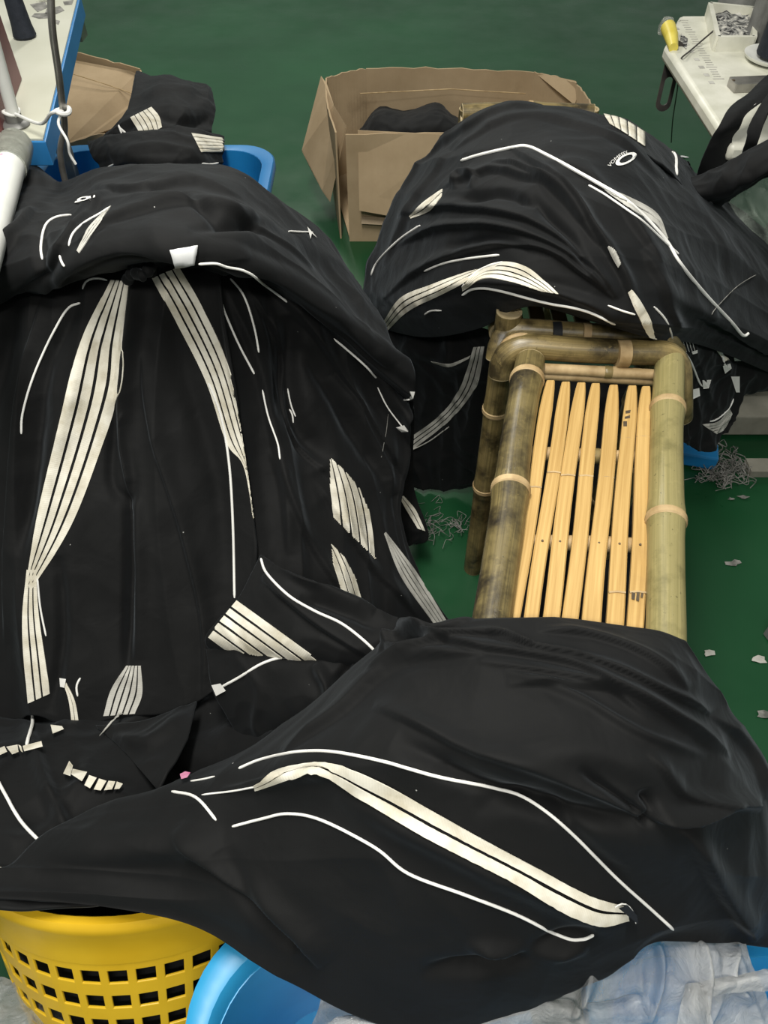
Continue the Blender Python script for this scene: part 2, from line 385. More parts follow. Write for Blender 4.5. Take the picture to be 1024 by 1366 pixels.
def band(o, L, R, n=4, gap=0.26, mat='tape', K=60, lift=0.0015, name='stripe_band', clip=None):
    """n parallel raised tape stripes sewn on sheet o between the two edge lines."""
    L = catmull(L, K); R = catmull(R, K); mb_v = []; mb_f = []; uvs = []
    acr = 4 if not clip else 7
    if clip: K = max(K, 90); L = catmull(L, K); R = catmull(R, K)
    for i in range(n):
        f0 = (i+(gap/2 if i else 0))/n; f1 = (i+1-(gap/2 if i < n-1 else 0))/n; k0 = len(mb_v); last = None
        acc = 0; prev = None
        for k in range(K):
            for j in range(acr):
                f = f0+(f1-f0)*j/(acr-1); q = L[k]*(1-f)+R[k]*f
                p, nn = hit(o, q[0], q[1], last); last = p
                mb_v.append(p+nn*lift)
                if j == 0:
                    if prev is not None: acc += (p-prev).length
                    prev = p
                uvs.append((j/(acr-1), acc))
        for k in range(K-1):
            for j in range(acr-1):
                a = k0+k*acr+j
                if clip:
                    q = L[k]*(1-(f0+(f1-f0)*(j+.5)/(acr-1)))+R[k]*(f0+(f1-f0)*(j+.5)/(acr-1))
                    if not inpoly(q[0], q[1], clip): continue
                mb_f.append((a, a+1, a+1+acr, a+acr))
    me = mesh(mb_v, mb_f); b = link(name, me, mat)
    uvl = me.uv_layers.new(name='UVMap')
    for lp in me.loops: uvl.data[lp.index].uv = uvs[lp.vertex_index]
    pn = sum((p.normal.dot(EYE-p.center) for p in me.polygons))
    if pn < 0: me.flip_normals()
    md = b.modifiers.new('thickness', 'SOLIDIFY'); md.thickness = 0.0014; md.offset = -1
    es = b.modifiers.new('crisp_edge', 'EDGE_SPLIT'); es.split_angle = math.radians(45)
    b.parent = o; return b
def cord(o, line, w=3.6, name='piping', mat='piping', K=None, lift=0.0010):
    """raised cord sewn on sheet o; w = width in the photograph's pixels at its first point"""
    line = np.asarray(line, float)
    ln = sum(np.hypot(*(line[i+1]-line[i])) for i in range(len(line)-1)); K = K or max(8, int(ln/5))
    C = catmull(line, K); pts = []; last = None
    for q in C:
        p, nn = hit(o, q[0], q[1], last); last = p; pts.append(p+nn*lift)
    r = 0.43*w/FPX*((pts[0]-EYE).length)
    pts = [Vector(sum((pts[min(max(i+d, 0), K-1)] for d in (-1, 0, 1)), Vector())/3) for i in range(K)]
    m = MB(); m.tube(pts, [r*(0.55 if i in (0, K-1) else 1) for i in range(K)], 8)
    b = m.build(name, mat, None, True); b.parent = o; return b
def tab(o, poly, mat='piping', name='tape_end', lift=0.004, thick=0.0015):
    """small flat cut end lying on sheet o, outline in pixels"""
    pts = []; last = None
    for q in poly:
        p, nn = hit(o, q[0], q[1], last); last = p; pts.append(p+nn*lift)
    c = sum(pts, Vector())/len(pts)
    nn = (EYE-c).normalized(); m = MB(); m.prism(pts, -nn*thick); b = m.build(name, mat); b.parent = o; return b

def cross_band(o, T, B, n, gap=0.16, mat='tape', **kw):
    """short cut stripes standing side by side between an upper and a lower line"""
    T = catmull(T, 101); B = catmull(B, 101); vs = []; fs = []
    for i in range(n):
        a = int(100*(i+gap/2)/n); b = int(100*(i+1-gap/2)/n); k0 = len(vs); W_ = 4; H_ = 12; last = None
        for r in range(H_):
            for c in range(W_):
                q = a+(b-a)*c/(W_-1); q0 = int(round(q)); f = r/(H_-1)
                p_ = T[q0]*(1-f)+B[q0]*f; p, nn = hit(o, p_[0], p_[1], last); last = p; vs.append(p+nn*0.003)
        fs += [(k0+r*W_+c, k0+r*W_+c+1, k0+(r+1)*W_+c+1, k0+(r+1)*W_+c) for r in range(H_-1) for c in range(W_-1)]
    me = mesh(vs, fs); b = link('stripe_band', me, mat)
    if sum(p.normal.dot(EYE-p.center) for p in me.polygons) < 0: me.flip_normals()
    uvl = me.uv_layers.new(name='UVMap')
    md = b.modifiers.new('thickness', 'SOLIDIFY'); md.thickness = 0.0014; md.offset = -1
    b.parent = o; return b
def patch(o, quad, mat='paper', name='paper_tag', lift=0.006, N=8):
    """small sheet of paper following sheet o, four pixel corners"""
    q = [np.array(c, float) for c in quad]; vs = []; last = None
    for i in range(N):
        for j in range(N):
            u, v = i/(N-1), j/(N-1); c = (q[0]*(1-u)+q[1]*u)*(1-v)+(q[3]*(1-u)+q[2]*u)*v
            p, nn = hit(o, c[0], c[1], last); last = p; vs.append(p+nn*lift)
    me = mesh(vs, [(i*N+j, i*N+j+1, (i+1)*N+j+1, (i+1)*N+j) for i in range(N-1) for j in range(N-1)])
    b = link(name, me, mat); md = b.modifiers.new('thickness', 'SOLIDIFY'); md.thickness = 0.0006; b.parent = o; return b
# ------------------------------------------------------------------ floor
m = MB(); m.box((0, 3.0, -0.01), (9, 9, 0.02)); fl = m.build('floor', 'floor'); fl['kind'] = 'structure'; fl['label'] = 'glossy dark green painted floor'

# ------------------------------------------------------------------ bamboo furniture
def pole(mb, pts, r, nodes=(), seg=24, step=0.012, mi=0, ring=1, cut=2, hollow=True):
    """bamboo culm along a polyline with swollen nodes (arc positions in metres) and an open cut end"""
    P3 = [Vector(p) for p in pts]
    dense = catmull(np.array([tuple(p) for p in P3]), max(12, int(sum((P3[i+1]-P3[i]).length for i in range(len(P3)-1))/step)))
    s = np.concatenate([[0], np.cumsum(np.linalg.norm(np.diff(dense, axis=0), axis=1))])
    rr = []
    for a in s:
        k = r*(1+0.012*math.sin(a*23))
        for n_ in nodes:
            k += r*0.10*math.exp(-((a-n_)/0.020)**2)
        rr.append(k)
    mb.tube([Vector(p) for p in dense], rr, seg, mi, cap=False)
    for n_ in nodes:                                                # the ridge of a node
        i = int(np.argmin(abs(s-n_))); i = min(max(i, 1), len(s)-2)
        t = Vector(dense[i+1]-dense[i-1]).normalized(); c = Vector(dense[i])
        q = t.to_track_quat('Z', 'Y').to_matrix(); w = 0.0055
        R0 = rr[i]
        mb.lathe([(R0*0.98, -w*1.2), (R0*1.035, -w), (R0*1.07, -w*0.2), (R0*1.03, w*0.35), (R0*1.055, w*0.8), (R0*0.98, w*1.2)], c, seg, ring, q)
    for e in (0, -1):                                               # thick wall at both open ends
        t = Vector(dense[1]-dense[0]).normalized() if e == 0 else Vector(dense[-2]-dense[-1]).normalized()
        q = t.to_track_quat('Z', 'Y').to_matrix(); R0 = rr[e]
        mb.lathe([(R0, 0), (R0*0.99, -0.0015), (R0*0.78, -0.001), (R0*0.74, 0.003), (0.0, 0.004)], Vector(dense[e]), seg, cut, q)

ZR = 0.70
bench = empty('bamboo_bench', (0.355, 0.75, 0))
tag(bench, 'bamboo bench with a seat of pale split slats, its near half under black cloth', 'bench', 'bamboo benches')
m = MB(); pole(m, [P(707, 482, ZR), P(690, 580, ZR), P(676, 690, ZR), P(655, 830, ZR), P(650, 868, ZR)], 0.0245, (0.055, 0.30)); m.build('side_rail', ['pole_dark', 'ring', 'cut'], bench, True)['label'] = 'mottled dark brown side pole'
m = MB(); pole(m, [P(893, 478, ZR), P(889, 580, ZR), P(888, 700, ZR), P(888, 830, ZR), P(887, 872, ZR)], 0.0240, (0.135, 0.36)); m.build('side_rail', ['pole_green', 'ring', 'cut'], bench, True)['label'] = 'pale green side pole'
# end rail bent round both side poles
m = MB(); pole(m, [P(668, 500, 0.655), P(670, 486, 0.675), P(679, 471, 0.698), P(702, 462, 0.71), P(760, 466, 0.71), P(840, 470, 0.71), P(885, 472, 0.71), P(903, 488, 0.69), P(906, 520, 0.65), P(907, 556, 0.59)], 0.0215, (), 24); m.build('end_rail', ['pole_brown', 'ring', 'cut'], bench, True)
m = MB(); a = P(822, 455, 0.729); b = P(840, 455, 0.729)
m.tube([P(822, 472, 0.7125), P(838, 472, 0.7125)], 0.0228, 24); m.build('rail_patch', 'ring', bench, True)
m = MB(); pole(m, [P(722, 492, 0.688), P(800, 496, 0.688), P(872, 500, 0.688)], 0.0095, (0.115,), 16); pole(m, [P(722, 500, 0.676), P(800, 504, 0.676), P(872, 508, 0.676)], 0.0085, (), 16)
m.build('crossbar', ['ring', 'pole_brown', 'cut'], bench, True)
for y0, y1, x0, x1 in ((604, 612, 700, 875), (722, 728, 690, 872), (880, 890, 660, 872)):
    m = MB(); pole(m, [P(x0, y0, 0.676), P((x0+x1)/2, (y0+y1)/2, 0.676), P(x1, y1, 0.676)], 0.0105, (0.11,), 16); m.build('crossbar', ['ring', 'pole_brown', 'cut'], bench, True)
tops = [735, 755, 774, 795, 819, 842, 862]; tys = [508, 510, 511, 512, 514, 515, 516]
bots = [684, 707.5, 733, 760, 789, 819, 848]; wb = [18, 19.5, 22.5, 22, 25.5, 23.5, 22.5]; wt = [17.5]*7
for i in range(7):
    m = MB(); K = 40; seg = []
    rnd = random.Random(i)
    for k in range(K+1):
        f = k/K; py = tys[i]+(900-tys[i])*f; fx = (py-tys[i])/(834-tys[i])
        cx = tops[i]+(bots[i]-tops[i])*fx + 1.2*math.sin(py*0.02+i*2)
        w = wt[i]+(wb[i]-wt[i])*fx
        if py < tys[i]+40: w *= 0.62+0.38*((py-tys[i])/40)**0.6
        z = 0.692 + 0.0012*math.sin(py*0.015+i)
        zz = [z-0.0002, z+0.0015, z+0.0015, z-0.0002]
        for j, q in enumerate((-0.5, -0.4, 0.4, 0.5)):
            p = P(cx+w*1.02*q, py, z); seg.append(Vector((p.x, p.y, zz[j])))
    n4 = 4; vs = seg + [p-Vector((0, 0, 0.007)) for p in seg]; o4 = len(seg); fs = []
    for k in range(K):
        for j in range(3):
            a = k*4+j; fs.append((a, a+1, a+5, a+4)); fs.append((o4+a, o4+a+4, o4+a+5, o4+a+1))
        fs.append((k*4, (k+1)*4, o4+(k+1)*4, o4+k*4)); fs.append((k*4+3, o4+k*4+3, o4+(k+1)*4+3, (k+1)*4+3))
    fs.append((0, 1, 2, 3, o4+3, o4+2, o4+1, o4)); e = K*4; fs.append((e, e+1, e+2, e+3, o4+e+3, o4+e+2, o4+e+1, o4+e))
    for q in range(len(vs)):
        s_ = q % o4; m.uv[q] = ((s_ % 4)/40+i*0.37, (s_//4)*0.014)
    m.add(vs, fs)
    s = m.build('slat', 'slat', bench, True, auto=30)
    # node scar across each strip and a nail
    npx = {0: 650, 1: 630, 2: 634, 3: 635, 4: 637, 5: 585, 6: 583}[i]
    for yy, hgt in ((npx, 1.6),) + (((790, 1.6),) if i > 4 else ()):
        fx = (yy-tys[i])/(834-tys[i]); cx = tops[i]+(bots[i]-tops[i])*fx+1.2*math.sin(yy*0.02+i*2); w = (wt[i]+(wb[i]-wt[i])*fx)*0.49
        m = MB(); m.tube([P(cx-w, yy, 0.6925), P(cx, yy-0.8, 0.6932), P(cx+w, yy+0.6, 0.6925)], 0.0017, 6); r = m.build('node_scar', 'ring', None, True); keep(r, bench); r.parent = s; r.matrix_parent_inverse = (bench.matrix_world @ s.matrix_parent_inverse).inverted()
    if i:
        yy = 720+i; fx = (yy-tys[i])/(834-tys[i]); cx = tops[i]+(bots[i]-tops[i])*fx+1.2*math.sin(yy*0.02+i*2)
        m = MB(); c = P(cx, yy, 0.6940); m.lathe([(0.0, 0.0006), (0.0016, 0.0004), (0.0018, -0.002)], c, 10); r = m.build('nail', 'ink', None, True); r.parent = s; r.matrix_parent_inverse = (bench.matrix_world @ s.matrix_parent_inverse).inverted()
# handwritten-looking stains on the two right slats
for poly_ in ([(834, 548), (841, 547), (840, 551), (834, 552)], [(833, 556), (840, 554), (840, 558), (833, 559)], [(831, 562), (836, 562), (836, 569), (831, 569)],
              [(860, 541), (867, 543), (866, 548), (860, 547)], [(861, 551), (866, 550), (865, 556), (861, 556)], [(842, 790), (847, 791), (846, 800), (842, 799)], [(849, 790), (853, 790), (852, 802), (848, 801)], [(855, 791), (858, 791), (857, 797), (854, 797)]):
    m = MB(); m.prism([P(a, b, 0.6942) for a, b in poly_], (0, 0, 0.0003)); m.build('ink_mark', 'ink', bench)
for bx, by in ((0.255, 1.01), (0.485, 1.01), (0.15, 0.44), (0.33, 0.44)):
    m = MB(); pole(m, [(bx, by, 0.655), (bx, by, 0.3), (bx, by+0.01, 0.0)], 0.024, (0.2, 0.45)); m.build('leg', ['pole_brown', 'ring', 'cut'], bench, True)

b2 = empty('bamboo_bench', (0.36, 1.6, 0)); tag(b2, 'darker bamboo bench behind, nearly buried under the large black garment heap', 'bench', 'bamboo benches')
lp = P(632, 750, 0.026); tp = PY(679, 416, lp.y+0.005)
m = MB(); pole(m, [lp.lerp(tp, 0)-Vector((0, 0, 0.024)), lp.lerp(tp, 0.4), tp], 0.0225, (0.30, 0.52)); m.build('leg', ['pole_brown', 'ring', 'cut'], b2, True)
for bx, by in ((0.50, 1.13), (0.215, 2.03), (0.53, 2.03)):
    m = MB(); pole(m, [(bx, by, 0.0), (bx, by, 0.35), (bx, by, 0.69)], 0.0225, (0.2, 0.5)); m.build('leg', ['pole_brown', 'ring', 'cut'], b2, True)
m = MB(); pole(m, [P(662, 478, 0.665), P(665, 462, 0.685), P(673, 447, 0.70), P(692, 440, 0.71), P(760, 444, 0.71), P(830, 448, 0.71), P(880, 452, 0.71), P(900, 470, 0.66)], 0.0190, (), 24); m.build('end_rail', ['pole_brown', 'ring', 'cut'], b2, True)
m = MB(); m.tube([P(776, 446, 0.7125), P(786, 446.5, 0.7125)], 0.0203, 24); m.build('rail_patch', 'ring', b2, True)
m = MB(); q = P(692, 462, 0.70); m.tube([q+Vector((0.03*math.cos(t), -0.006, 0.030*math.sin(t)-0.004)) for t in [math.pi*(0.05+0.95*k/14) for k in range(15)]], 0.006, 10); m.build('bent_strip', 'ring', b2, True)
m = MB(); pole(m, [P(616, 152, 0.69), P(700, 150, 0.69), P(790, 153, 0.69)], 0.024, (0.18,), 20); m.build('far_rail', ['pole_brown', 'ring', 'cut'], b2, True)
for sx in (0.215, 0.53):
    m = MB(); pole(m, [(sx, 1.14, 0.655), (sx, 1.5, 0.655), (sx, 2.03, 0.655)], 0.022, (0.3, 0.6)); m.build('side_rail', ['pole_brown', 'ring', 'cut'], b2, True)
for k in range(7):
    m = MB(); m.box((0.245+k*0.041, 1.59, 0.66), (0.027, 0.86, 0.007)); m.build('slat', 'slat', b2)
m = MB(); q0 = P(742, 445, 0.711); m.tube([q0+Vector((-0.009, 0, 0)), q0+Vector((0.006, 0, 0))], 0.0205, 20); st = m.build('binding_strap', 'black', b2, True); st['label'] = 'black cloth strip wound round the bamboo rail'

# ------------------------------------------------------------------ open carton, middle
H = 0.39
Yf = 2.57
box = empty('cardboard_box', (0.25, 2.8, 0)); tag(box, 'large open brown cardboard box with folded-down flaps, standing alone behind the right heap', 'box', 'cardboard boxes')
def wall(mb, a, b, h0, h1, t=0.006, sag=0.0, lean=(0, 0)):
    """upright card wall between floor points a and b with a slightly worn top edge"""
    n = 14; a = Vector(a); b = Vector(b); d = (b-a).normalized(); nrm = Vector((-d.y, d.x, 0))*t; vs = []
    for i in range(n+1):
        f = i/n; p = a.lerp(b, f); h = h0+(h1-h0)*f+random.uniform(-0.004, 0.004)-sag*math.sin(math.pi*f)
        L_ = Vector((lean[0], lean[1], 0))
        bow = nrm.normalized()*0.012*math.sin(math.pi*f)
        vs += [p, p+L_+Vector((0, 0, h))+bow, p+nrm, p+L_+nrm+Vector((0, 0, h))+bow]
    fs = []
    for i in range(n):
        k = 4*i; fs += [(k, k+4, k+5, k+1), (k+2, k+3, k+7, k+6), (k+1, k+5, k+7, k+3), (k, k+2, k+6, k+4)]
    fs += [(0, 1, 3, 2), (4*n, 4*n+2, 4*n+3, 4*n+1)]; mb.add(vs, fs)
def flat(p): return (p.x, p.y, 0.0)
fl_b = P(466, 322, 0); fl_t = P(477, 176, H)
A0 = flat(fl_b); A1 = (0.80, fl_b.y+0.0, 0); B0 = flat(P(436, 104, H)); B0 = (B0[0], B0[1], 0); B1 = flat(P(488, 92, H)); C1 = flat(P(712, 97, H)); D1 = flat(P(768, 112, H)); D2 = flat(P(790, 150, H))
for nm, a, b in (('front_wall', A0, A1), ('left_wall', (A0[0]-0.03, A0[1]+0.02, 0), B0), ('corner_wall', B0, B1), ('back_wall', B1, C1), ('corner_wall', C1, D1), ('right_wall', D1, D2), ('right_wall', D2, A1)):
    m = MB(); wall(m, a, b, H, H, sag=-0.004 if nm == 'back_wall' else 0.0); m.build(nm, 'carton', box)
m = MB(); m.prism([(A0[0], A0[1]+0.01, 0.004), (A1[0], A1[1]+0.01, 0.004), D2[:2]+(0.004,), D1[:2]+(0.004,), C1[:2]+(0.004,), B1[:2]+(0.004,), B0[:2]+(0.004,)], (0, 0, 0.006)); m.build('bottom_panel', 'carton', box)
def flap(name, poly, t=0.005, mat='carton', parent=box, sub=True):
    c = sum((Vector(p) for p in poly), Vector())/len(poly); nn = (Vector(poly[1])-Vector(poly[0])).cross(Vector(poly[2])-Vector(poly[1])).normalized()
    m = MB(); m.prism(poly, nn*t); return m.build(name, mat, parent)
flap('flap', [P(477, 174, H+0.004), PY(620, 181, A0[1]-0.006), PY(600, 300, A0[1]-0.055), PY(530, 290, A0[1]-0.055), PY(479, 281, A0[1]-0.05)])
flap('flap', [P(462, 168, H+0.002), P(445, 140, H+0.002), P(436, 112, H+0.002), P(428, 101, H), P(420, 200, 0.20)+Vector((-0.05, 0, 0)), P(413, 222, 0.16), P(430, 254, 0.14), P(440, 268, 0.12)])
m = MB(); m.tube([P(480, 122, H-0.03)+Vector((0, -0.02, 0)), P(600, 116, H-0.035)+Vector((0, -0.02, 0)), P(700, 122, H-0.035)+Vector((0, -0.02, 0))], 0.002, 6); m.build('crease', 'ring', box, True)
m = MB(); m.prism([P(482, 288, 0.1), P(520, 290, 0.1), P(520, 300, 0.08), P(482, 298, 0.08)], (0, -0.003, 0)); m.build('packing_tape', 'carton_in', box)
flap('flap', [P(712, 96, H), P(768, 108, H+0.005), P(772, 122, H-0.02), P(766, 140, 0.33)])
g = sheet('black_garment', [[(478, 176, .12), (500, 160, .2), (560, 160, .22), (625, 176, .2)], [(484, 170, .25), (505, 142, .30), (540, 150, .33), (560, 140, .33), (585, 137, .32), (612, 152, .28)], ] if False else
  [[(478, 172, .10), (504, 142, .10), (540, 146, .10), (580, 136, .10), (606, 152, .10), (640, 170, .10)],
   [(480, 176, .20), (504, 145, .27), (540, 150, .27), (581, 139, .29), (604, 156, .27), (640, 176, .20)],
   [(480, 182, .22), (505, 165, .29), (540, 168, .30), (580, 165, .31), (606, 172, .29), (640, 180, .22)],
   [(480, 200, .20), (505, 205, .22), (540, 205, .22), (580, 205, .22), (606, 205, .22), (640, 205, .20)]], (60, 80), rumple=(0.007, 12), seed=3, crease=0)
tag(g, 'small black garment crumpled inside the open cardboard box', 'clothing')

# ------------------------------------------------------------------ back left: carton and blue tub
HB = 0.33
cb = empty('cardboard_box', (-1.2, 3.0, 0)); tag(cb, 'slanted brown cardboard box beside the blue-edged table at the back left', 'box', 'cardboard boxes')
a, b_, c_, d_ = flat(P(60, 62, HB)), flat(P(186, 93, HB)), flat(P(196, 160, HB)), flat(P(60, 196, HB))
for nm, p, q in (('back_wall', a, b_), ('right_wall', b_, c_), ('front_wall', c_, d_), ('left_wall', d_, a)):
    m = MB(); wall(m, p, q, HB, HB); m.build(nm, 'carton', cb)
flap('bottom_panel', [Vector(a)+Vector((0, 0, .01)), Vector(b_)+Vector((0, 0, .01)), Vector(c_)+Vector((0, 0, .01)), Vector(d_)+Vector((0, 0, .01))], parent=cb)
flap('flap', [P(88, 78, 0.315), P(182, 96, 0.315), P(190, 130, 0.25), P(168, 165, 0.20), P(120, 182, 0.20), P(82, 195, 0.20)], 0.006, parent=cb)
m = MB(); m.tube([P(95, 98, 0.315), P(140, 112, 0.30), P(186, 128, 0.27)], 0.002, 6); m.build('crease', 'ring', cb, True)

def rounded(cx, cy, w, d, r, n=8):
    pts = []
    for sx, sy, a0 in ((1, 1, 0), (-1, 1, 90), (-1, -1, 180), (1, -1, 270)):
        for k in range(n+1):
            a = math.radians(a0+90*k/n); pts.append((cx+sx*(w/2-r)+r*math.cos(a), cy+sy*(d/2-r)+r*math.sin(a)))
    return pts
def loft(mb, loops, mi=0, closed=True):
    n = len(loops[0]); vs = [p for lp_ in loops for p in lp_]
    mb.add(vs, [(i*n+j, i*n+(j+1) % n, (i+1)*n+(j+1) % n, (i+1)*n+j) for i in range(len(loops)-1) for j in range(n)], mi)
    return n
def tub(name, cx, cy, w, d, h, mat, r=0.09, rim=0.03, taper=0.85, label='', rz=0, z0=0.0, group=None):
    t = empty(name, (cx, cy, z0), rz); tag(t, label, 'tub', group)
    prof = [(0, 0, 0.0), (taper, -0.0, 0.0)]
    m = MB(); L = []
    def lp_(k, off, z): return [(x, y, z) for x, y in rounded(0, 0, (w-2*off)*k, (d-2*off)*k, r*k)]
    L = [lp_(taper, 0, 0.0), lp_(1, rim, h*0.9), lp_(1, rim, h-0.02), lp_(1, rim+0.004, h-0.004), lp_(1, rim+0.010, h-0.004), lp_(1, rim+0.012, h*0.9), lp_(taper, 0.008, 0.006)]
    n = loft(m, L); k = len(m.v)-n; m.f.append(tuple(range(k, k+n))); m.mi.append(0); m.f.append(tuple(range(n))[::-1]); m.mi.append(0)
    b = m.build('body', mat, None, True); b.parent = t
    m = MB(); L = [lp_(1, rim+0.002, h-0.012), lp_(1, rim*0.5, h-0.010), lp_(1, 0.004, h-0.03), lp_(1, 0, h-0.03), lp_(1, 0.001, h-0.006), lp_(1, 0.006, h), lp_(1, rim-0.004, h), lp_(1, rim+0.009, h-0.003), lp_(1, rim+0.010, h-0.012), lp_(1, rim+0.002, h-0.012)]
    loft(m, L); b = m.build('rim', mat, None, True); b.parent = t
    return t
tub('blue_tub', -0.75, 2.28, 0.78, 0.64, 0.35, 'blue', label='blue plastic tub with a rounded rim behind the left heap, under folded striped sleeves', r=0.12)

# ------------------------------------------------------------------ left sewing table and what stands on it
TL = 0.78
tb = empty('sewing_table', (-1.0, 2.2, 0)); tag(tb, 'white-topped sewing table with a bright blue edge at the left', 'table', 'sewing tables')
pn = P(57, 185, TL); pf = P(104, -8, TL); pl = P(-130, 185, TL); plf = P(-160, -40, TL)
m = MB(); m.prism([pn, pf, plf, pl], (0, 0, -0.004)); m.build('table_top', 'white_lam', tb)
dirn = (pf-pn).normalized(); outn = Vector((dirn.y, -dirn.x, 0))
o1 = outn*0.006; f1 = Vector((0, -0.006, 0))
m = MB(); m.prism([pn+o1+f1, pf+o1, plf, pl+f1], (0, 0, -0.052)); eb = m.build('edge_band', 'blue_edge', tb, bevel=0.002); eb.location.z -= 0.0045
m = MB(); m.box(P(108, 40, 0.70)+Vector((0.0, 0, 0.0)), (0.012, 0.06, 0.045)); m.build('metal_clip', 'steel', tb)
for lx, ly in ((pn.x-0.45, pn.y+0.12), (pf.x-0.15, pf.y-0.1), (-1.5, pn.y+0.1)):
    m = MB(); m.box((lx, ly, 0.36), (0.04, 0.04, 0.72)); m.build('leg', 'beige', tb)
# maroon panel
m = MB(); q = [P(-40, 176, TL), P(4, 178, TL), P(30, 106, TL), P(20, 60, TL)]
base = P(4, 178, TL); bk = P(30, 106, TL)
m.prism([Vector((base.x-0.2, base.y, TL)), base, bk, Vector((bk.x-0.2, bk.y, TL))], (0, 0, 0.16))
o = m.build('sewing_machine_base', 'maroon', bevel=0.004); tag(o, 'maroon block at the left edge on the white table behind the white post', 'block')
for poly_ in ([(40, 6), (60, 2), (64, 10), (50, 16)], [(62, 12), (80, 8), (86, 14), (72, 20), (60, 18)], [(46, 18), (66, 17), (67, 24), (52, 25), (42, 22)], [(84, 2), (98, 0), (96, 6), (86, 7)], [(72, 26), (80, 28), (78, 33), (73, 31)]):
    m = MB(); m.prism([P(a, b, TL+0.0004) for a, b in poly_], (0, 0, 0.0003)); m.build('grease_stain', 'lint', tb)
# white post with flange
pb = P(22, 168, TL)
t = empty('thread_stand_post', pb); tag(t, 'white round post in a metal flange at the corner of the left table', 'post')
m = MB(); tpx = PY(-8, 60, pb.y-0.02); m.tube([pb, pb.lerp(tpx, .5), tpx+(tpx-pb)*0.4], 0.0135, 20); m.build('tube', 'white_pl', t, True)
m = MB(); m.lathe([(0, 0.0), (0.028, 0.0), (0.030, 0.004), (0.026, 0.009), (0.018, 0.011), (0.018, 0.03), (0.013, 0.032)], pb, 28); m.build('flange', 'grey_metal', t, True)
# dark cone near top left
cb_ = P(34, 50, TL); m = MB(); m.lathe([(0, 0), (0.026, 0), (0.030, 0.006), (0.026, 0.03), (0.016, 0.20), (0.0, 0.2)], cb_, 28)
tag(m.build('thread_cone', 'navy', None, True), 'dark cone of thread standing on the left table beside the maroon block', 'thread cone', 'thread cones')
# rod from the floor
Yr = 1.60; r0 = PY(86, 238, Yr)
t = m = MB(); rp = [Vector((r0.x, Yr, 0)), Vector((r0.x, Yr, r0.z*0.5)), r0, PY(86, 170, Yr), PY(82, 130, Yr-0.01), PY(77, 90, Yr-0.02), PY(70, 40, Yr-0.03), PY(67, -20, Yr-0.03)]
m.tube([Vector(p) for p in catmull(np.array([tuple(p) for p in rp]), 60)], 0.0068, 14)
tag(m.build('metal_rod', 'steel', None, True), 'thin bent grey metal rod standing in front of the left table edge', 'rod')
m = MB(); k1 = PY(84, 148, Yr-0.01); pts = [pb+Vector((0.012, -0.012, 0.030)), pb.lerp(k1, .5)+Vector((0, 0, -0.01)), k1+Vector((-0.02, -0.01, 0)), k1]
m.tube([Vector(p) for p in catmull(np.array([tuple(p) for p in pts]), 20)], 0.0035, 8)
m.tube([k1+Vector((0.013*math.cos(t_), 0.013*math.sin(t_), 0.002*math.sin(2*t_))) for t_ in [2*math.pi*k/20 for k in range(21)]], 0.005, 8)
m.tube([pb+Vector((0.016*math.cos(t_), 0.016*math.sin(t_), 0.03+0.002*math.sin(2*t_))) for t_ in [2*math.pi*k/20 for k in range(21)]], 0.004, 8)
pts = [k1, PY(78, 165, Yr-0.03), PY(90, 188, Yr-0.05), PY(93, 205, Yr-0.05), PY(101, 219, Yr-0.05)]
m.tube([Vector(p) for p in catmull(np.array([tuple(p) for p in pts]), 24)], 0.0028, 8)
tag(m.build('tied_string', 'string', None, True), 'white string tied from the white post to the metal rod, one end dangling', 'string')
# taped white roll
t = empty('taped_roll', P(-10, 240, 0.7)); tag(t, 'white plastic roll bound with clear tape below the left table corner', 'roll')
e0 = P(22, 190, 0.80); e1 = P(-12, 300, 0.86); ax = (e1-e0)
m = MB(); m.tube([e0+ax*0.3, e0+ax*0.6, e1+ax*0.6], 0.029, 24); m.build('tube', 'white_pl', t, True)
m = MB(); m.tube([e0, e0+ax*0.04, e0+ax*0.2, e0+ax*0.34], [0.026, 0.032, 0.033, 0.0305], 24); m.build('tape_wrap', MAT['threads'] if False else 'beige', t, True)
m = MB(); m.tube([e0-ax*0.01, e0+ax*0.05, e0+ax*0.2, e0+ax*0.36], [0.027, 0.034, 0.035, 0.032], 24); m.build('clear_tape', 'clear', t, True)
m = MB()
for k in range(9): m.tube([P(random.uniform(-5, 3), random.uniform(205, 225), 0.845), P(random.uniform(-3, 5), random.uniform(205, 228), 0.85)], 0.004, 6)
m.build('pink_scrap', 'pink', t, True)

# ------------------------------------------------------------------ right sewing table
TR = 0.76
tr = empty('sewing_table', (1.1, 2.0, 0)); tag(tr, 'cream sewing machine table with a printed ruler and chamfered corner at the upper right', 'table', 'sewing tables')
x0 = P(888, 62, TR).x; yb = P(887, 60, TR).y; cc = P(906, 20, TR)
m = MB(); m.prism([(x0, 1.67, TR), (1.7, 1.67, TR), (1.7, cc.y+0.02, TR), (cc.x, cc.y, TR), (x0, yb, TR)], (0, 0, -0.04)); m.build('table_top', 'cream', tr, bevel=0.012, smooth=True)
for lx, ly in ((1.02, 2.2), (1.02, 1.80), (1.6, 2.2), (1.6, 1.80)):
    m = MB(); m.box((lx, ly, 0.37), (0.05, 0.05, 0.70)); m.build('leg', 'beige', tr)
fa = P(938, 588, 0.07); fb = P(1000, 545, 0.10)
m = MB(); m.box((1.28, 1.60, 0.045), (0.74, 0.13, 0.07)); m.box((1.28, 1.66, 0.085), (0.74, 0.05, 0.02)); m.build('foot_bar', 'beige', tr, bevel=0.004)
m = MB(); m.prism([PY(978, 556, 1.62), PY(1004, 556, 1.62), PY(986, 505, 1.66), PY(975, 500, 1.66)], (0, 0.012, 0)); m.build('foot_brace', 'beige', tr)
m = MB()                                                           # printed ruler
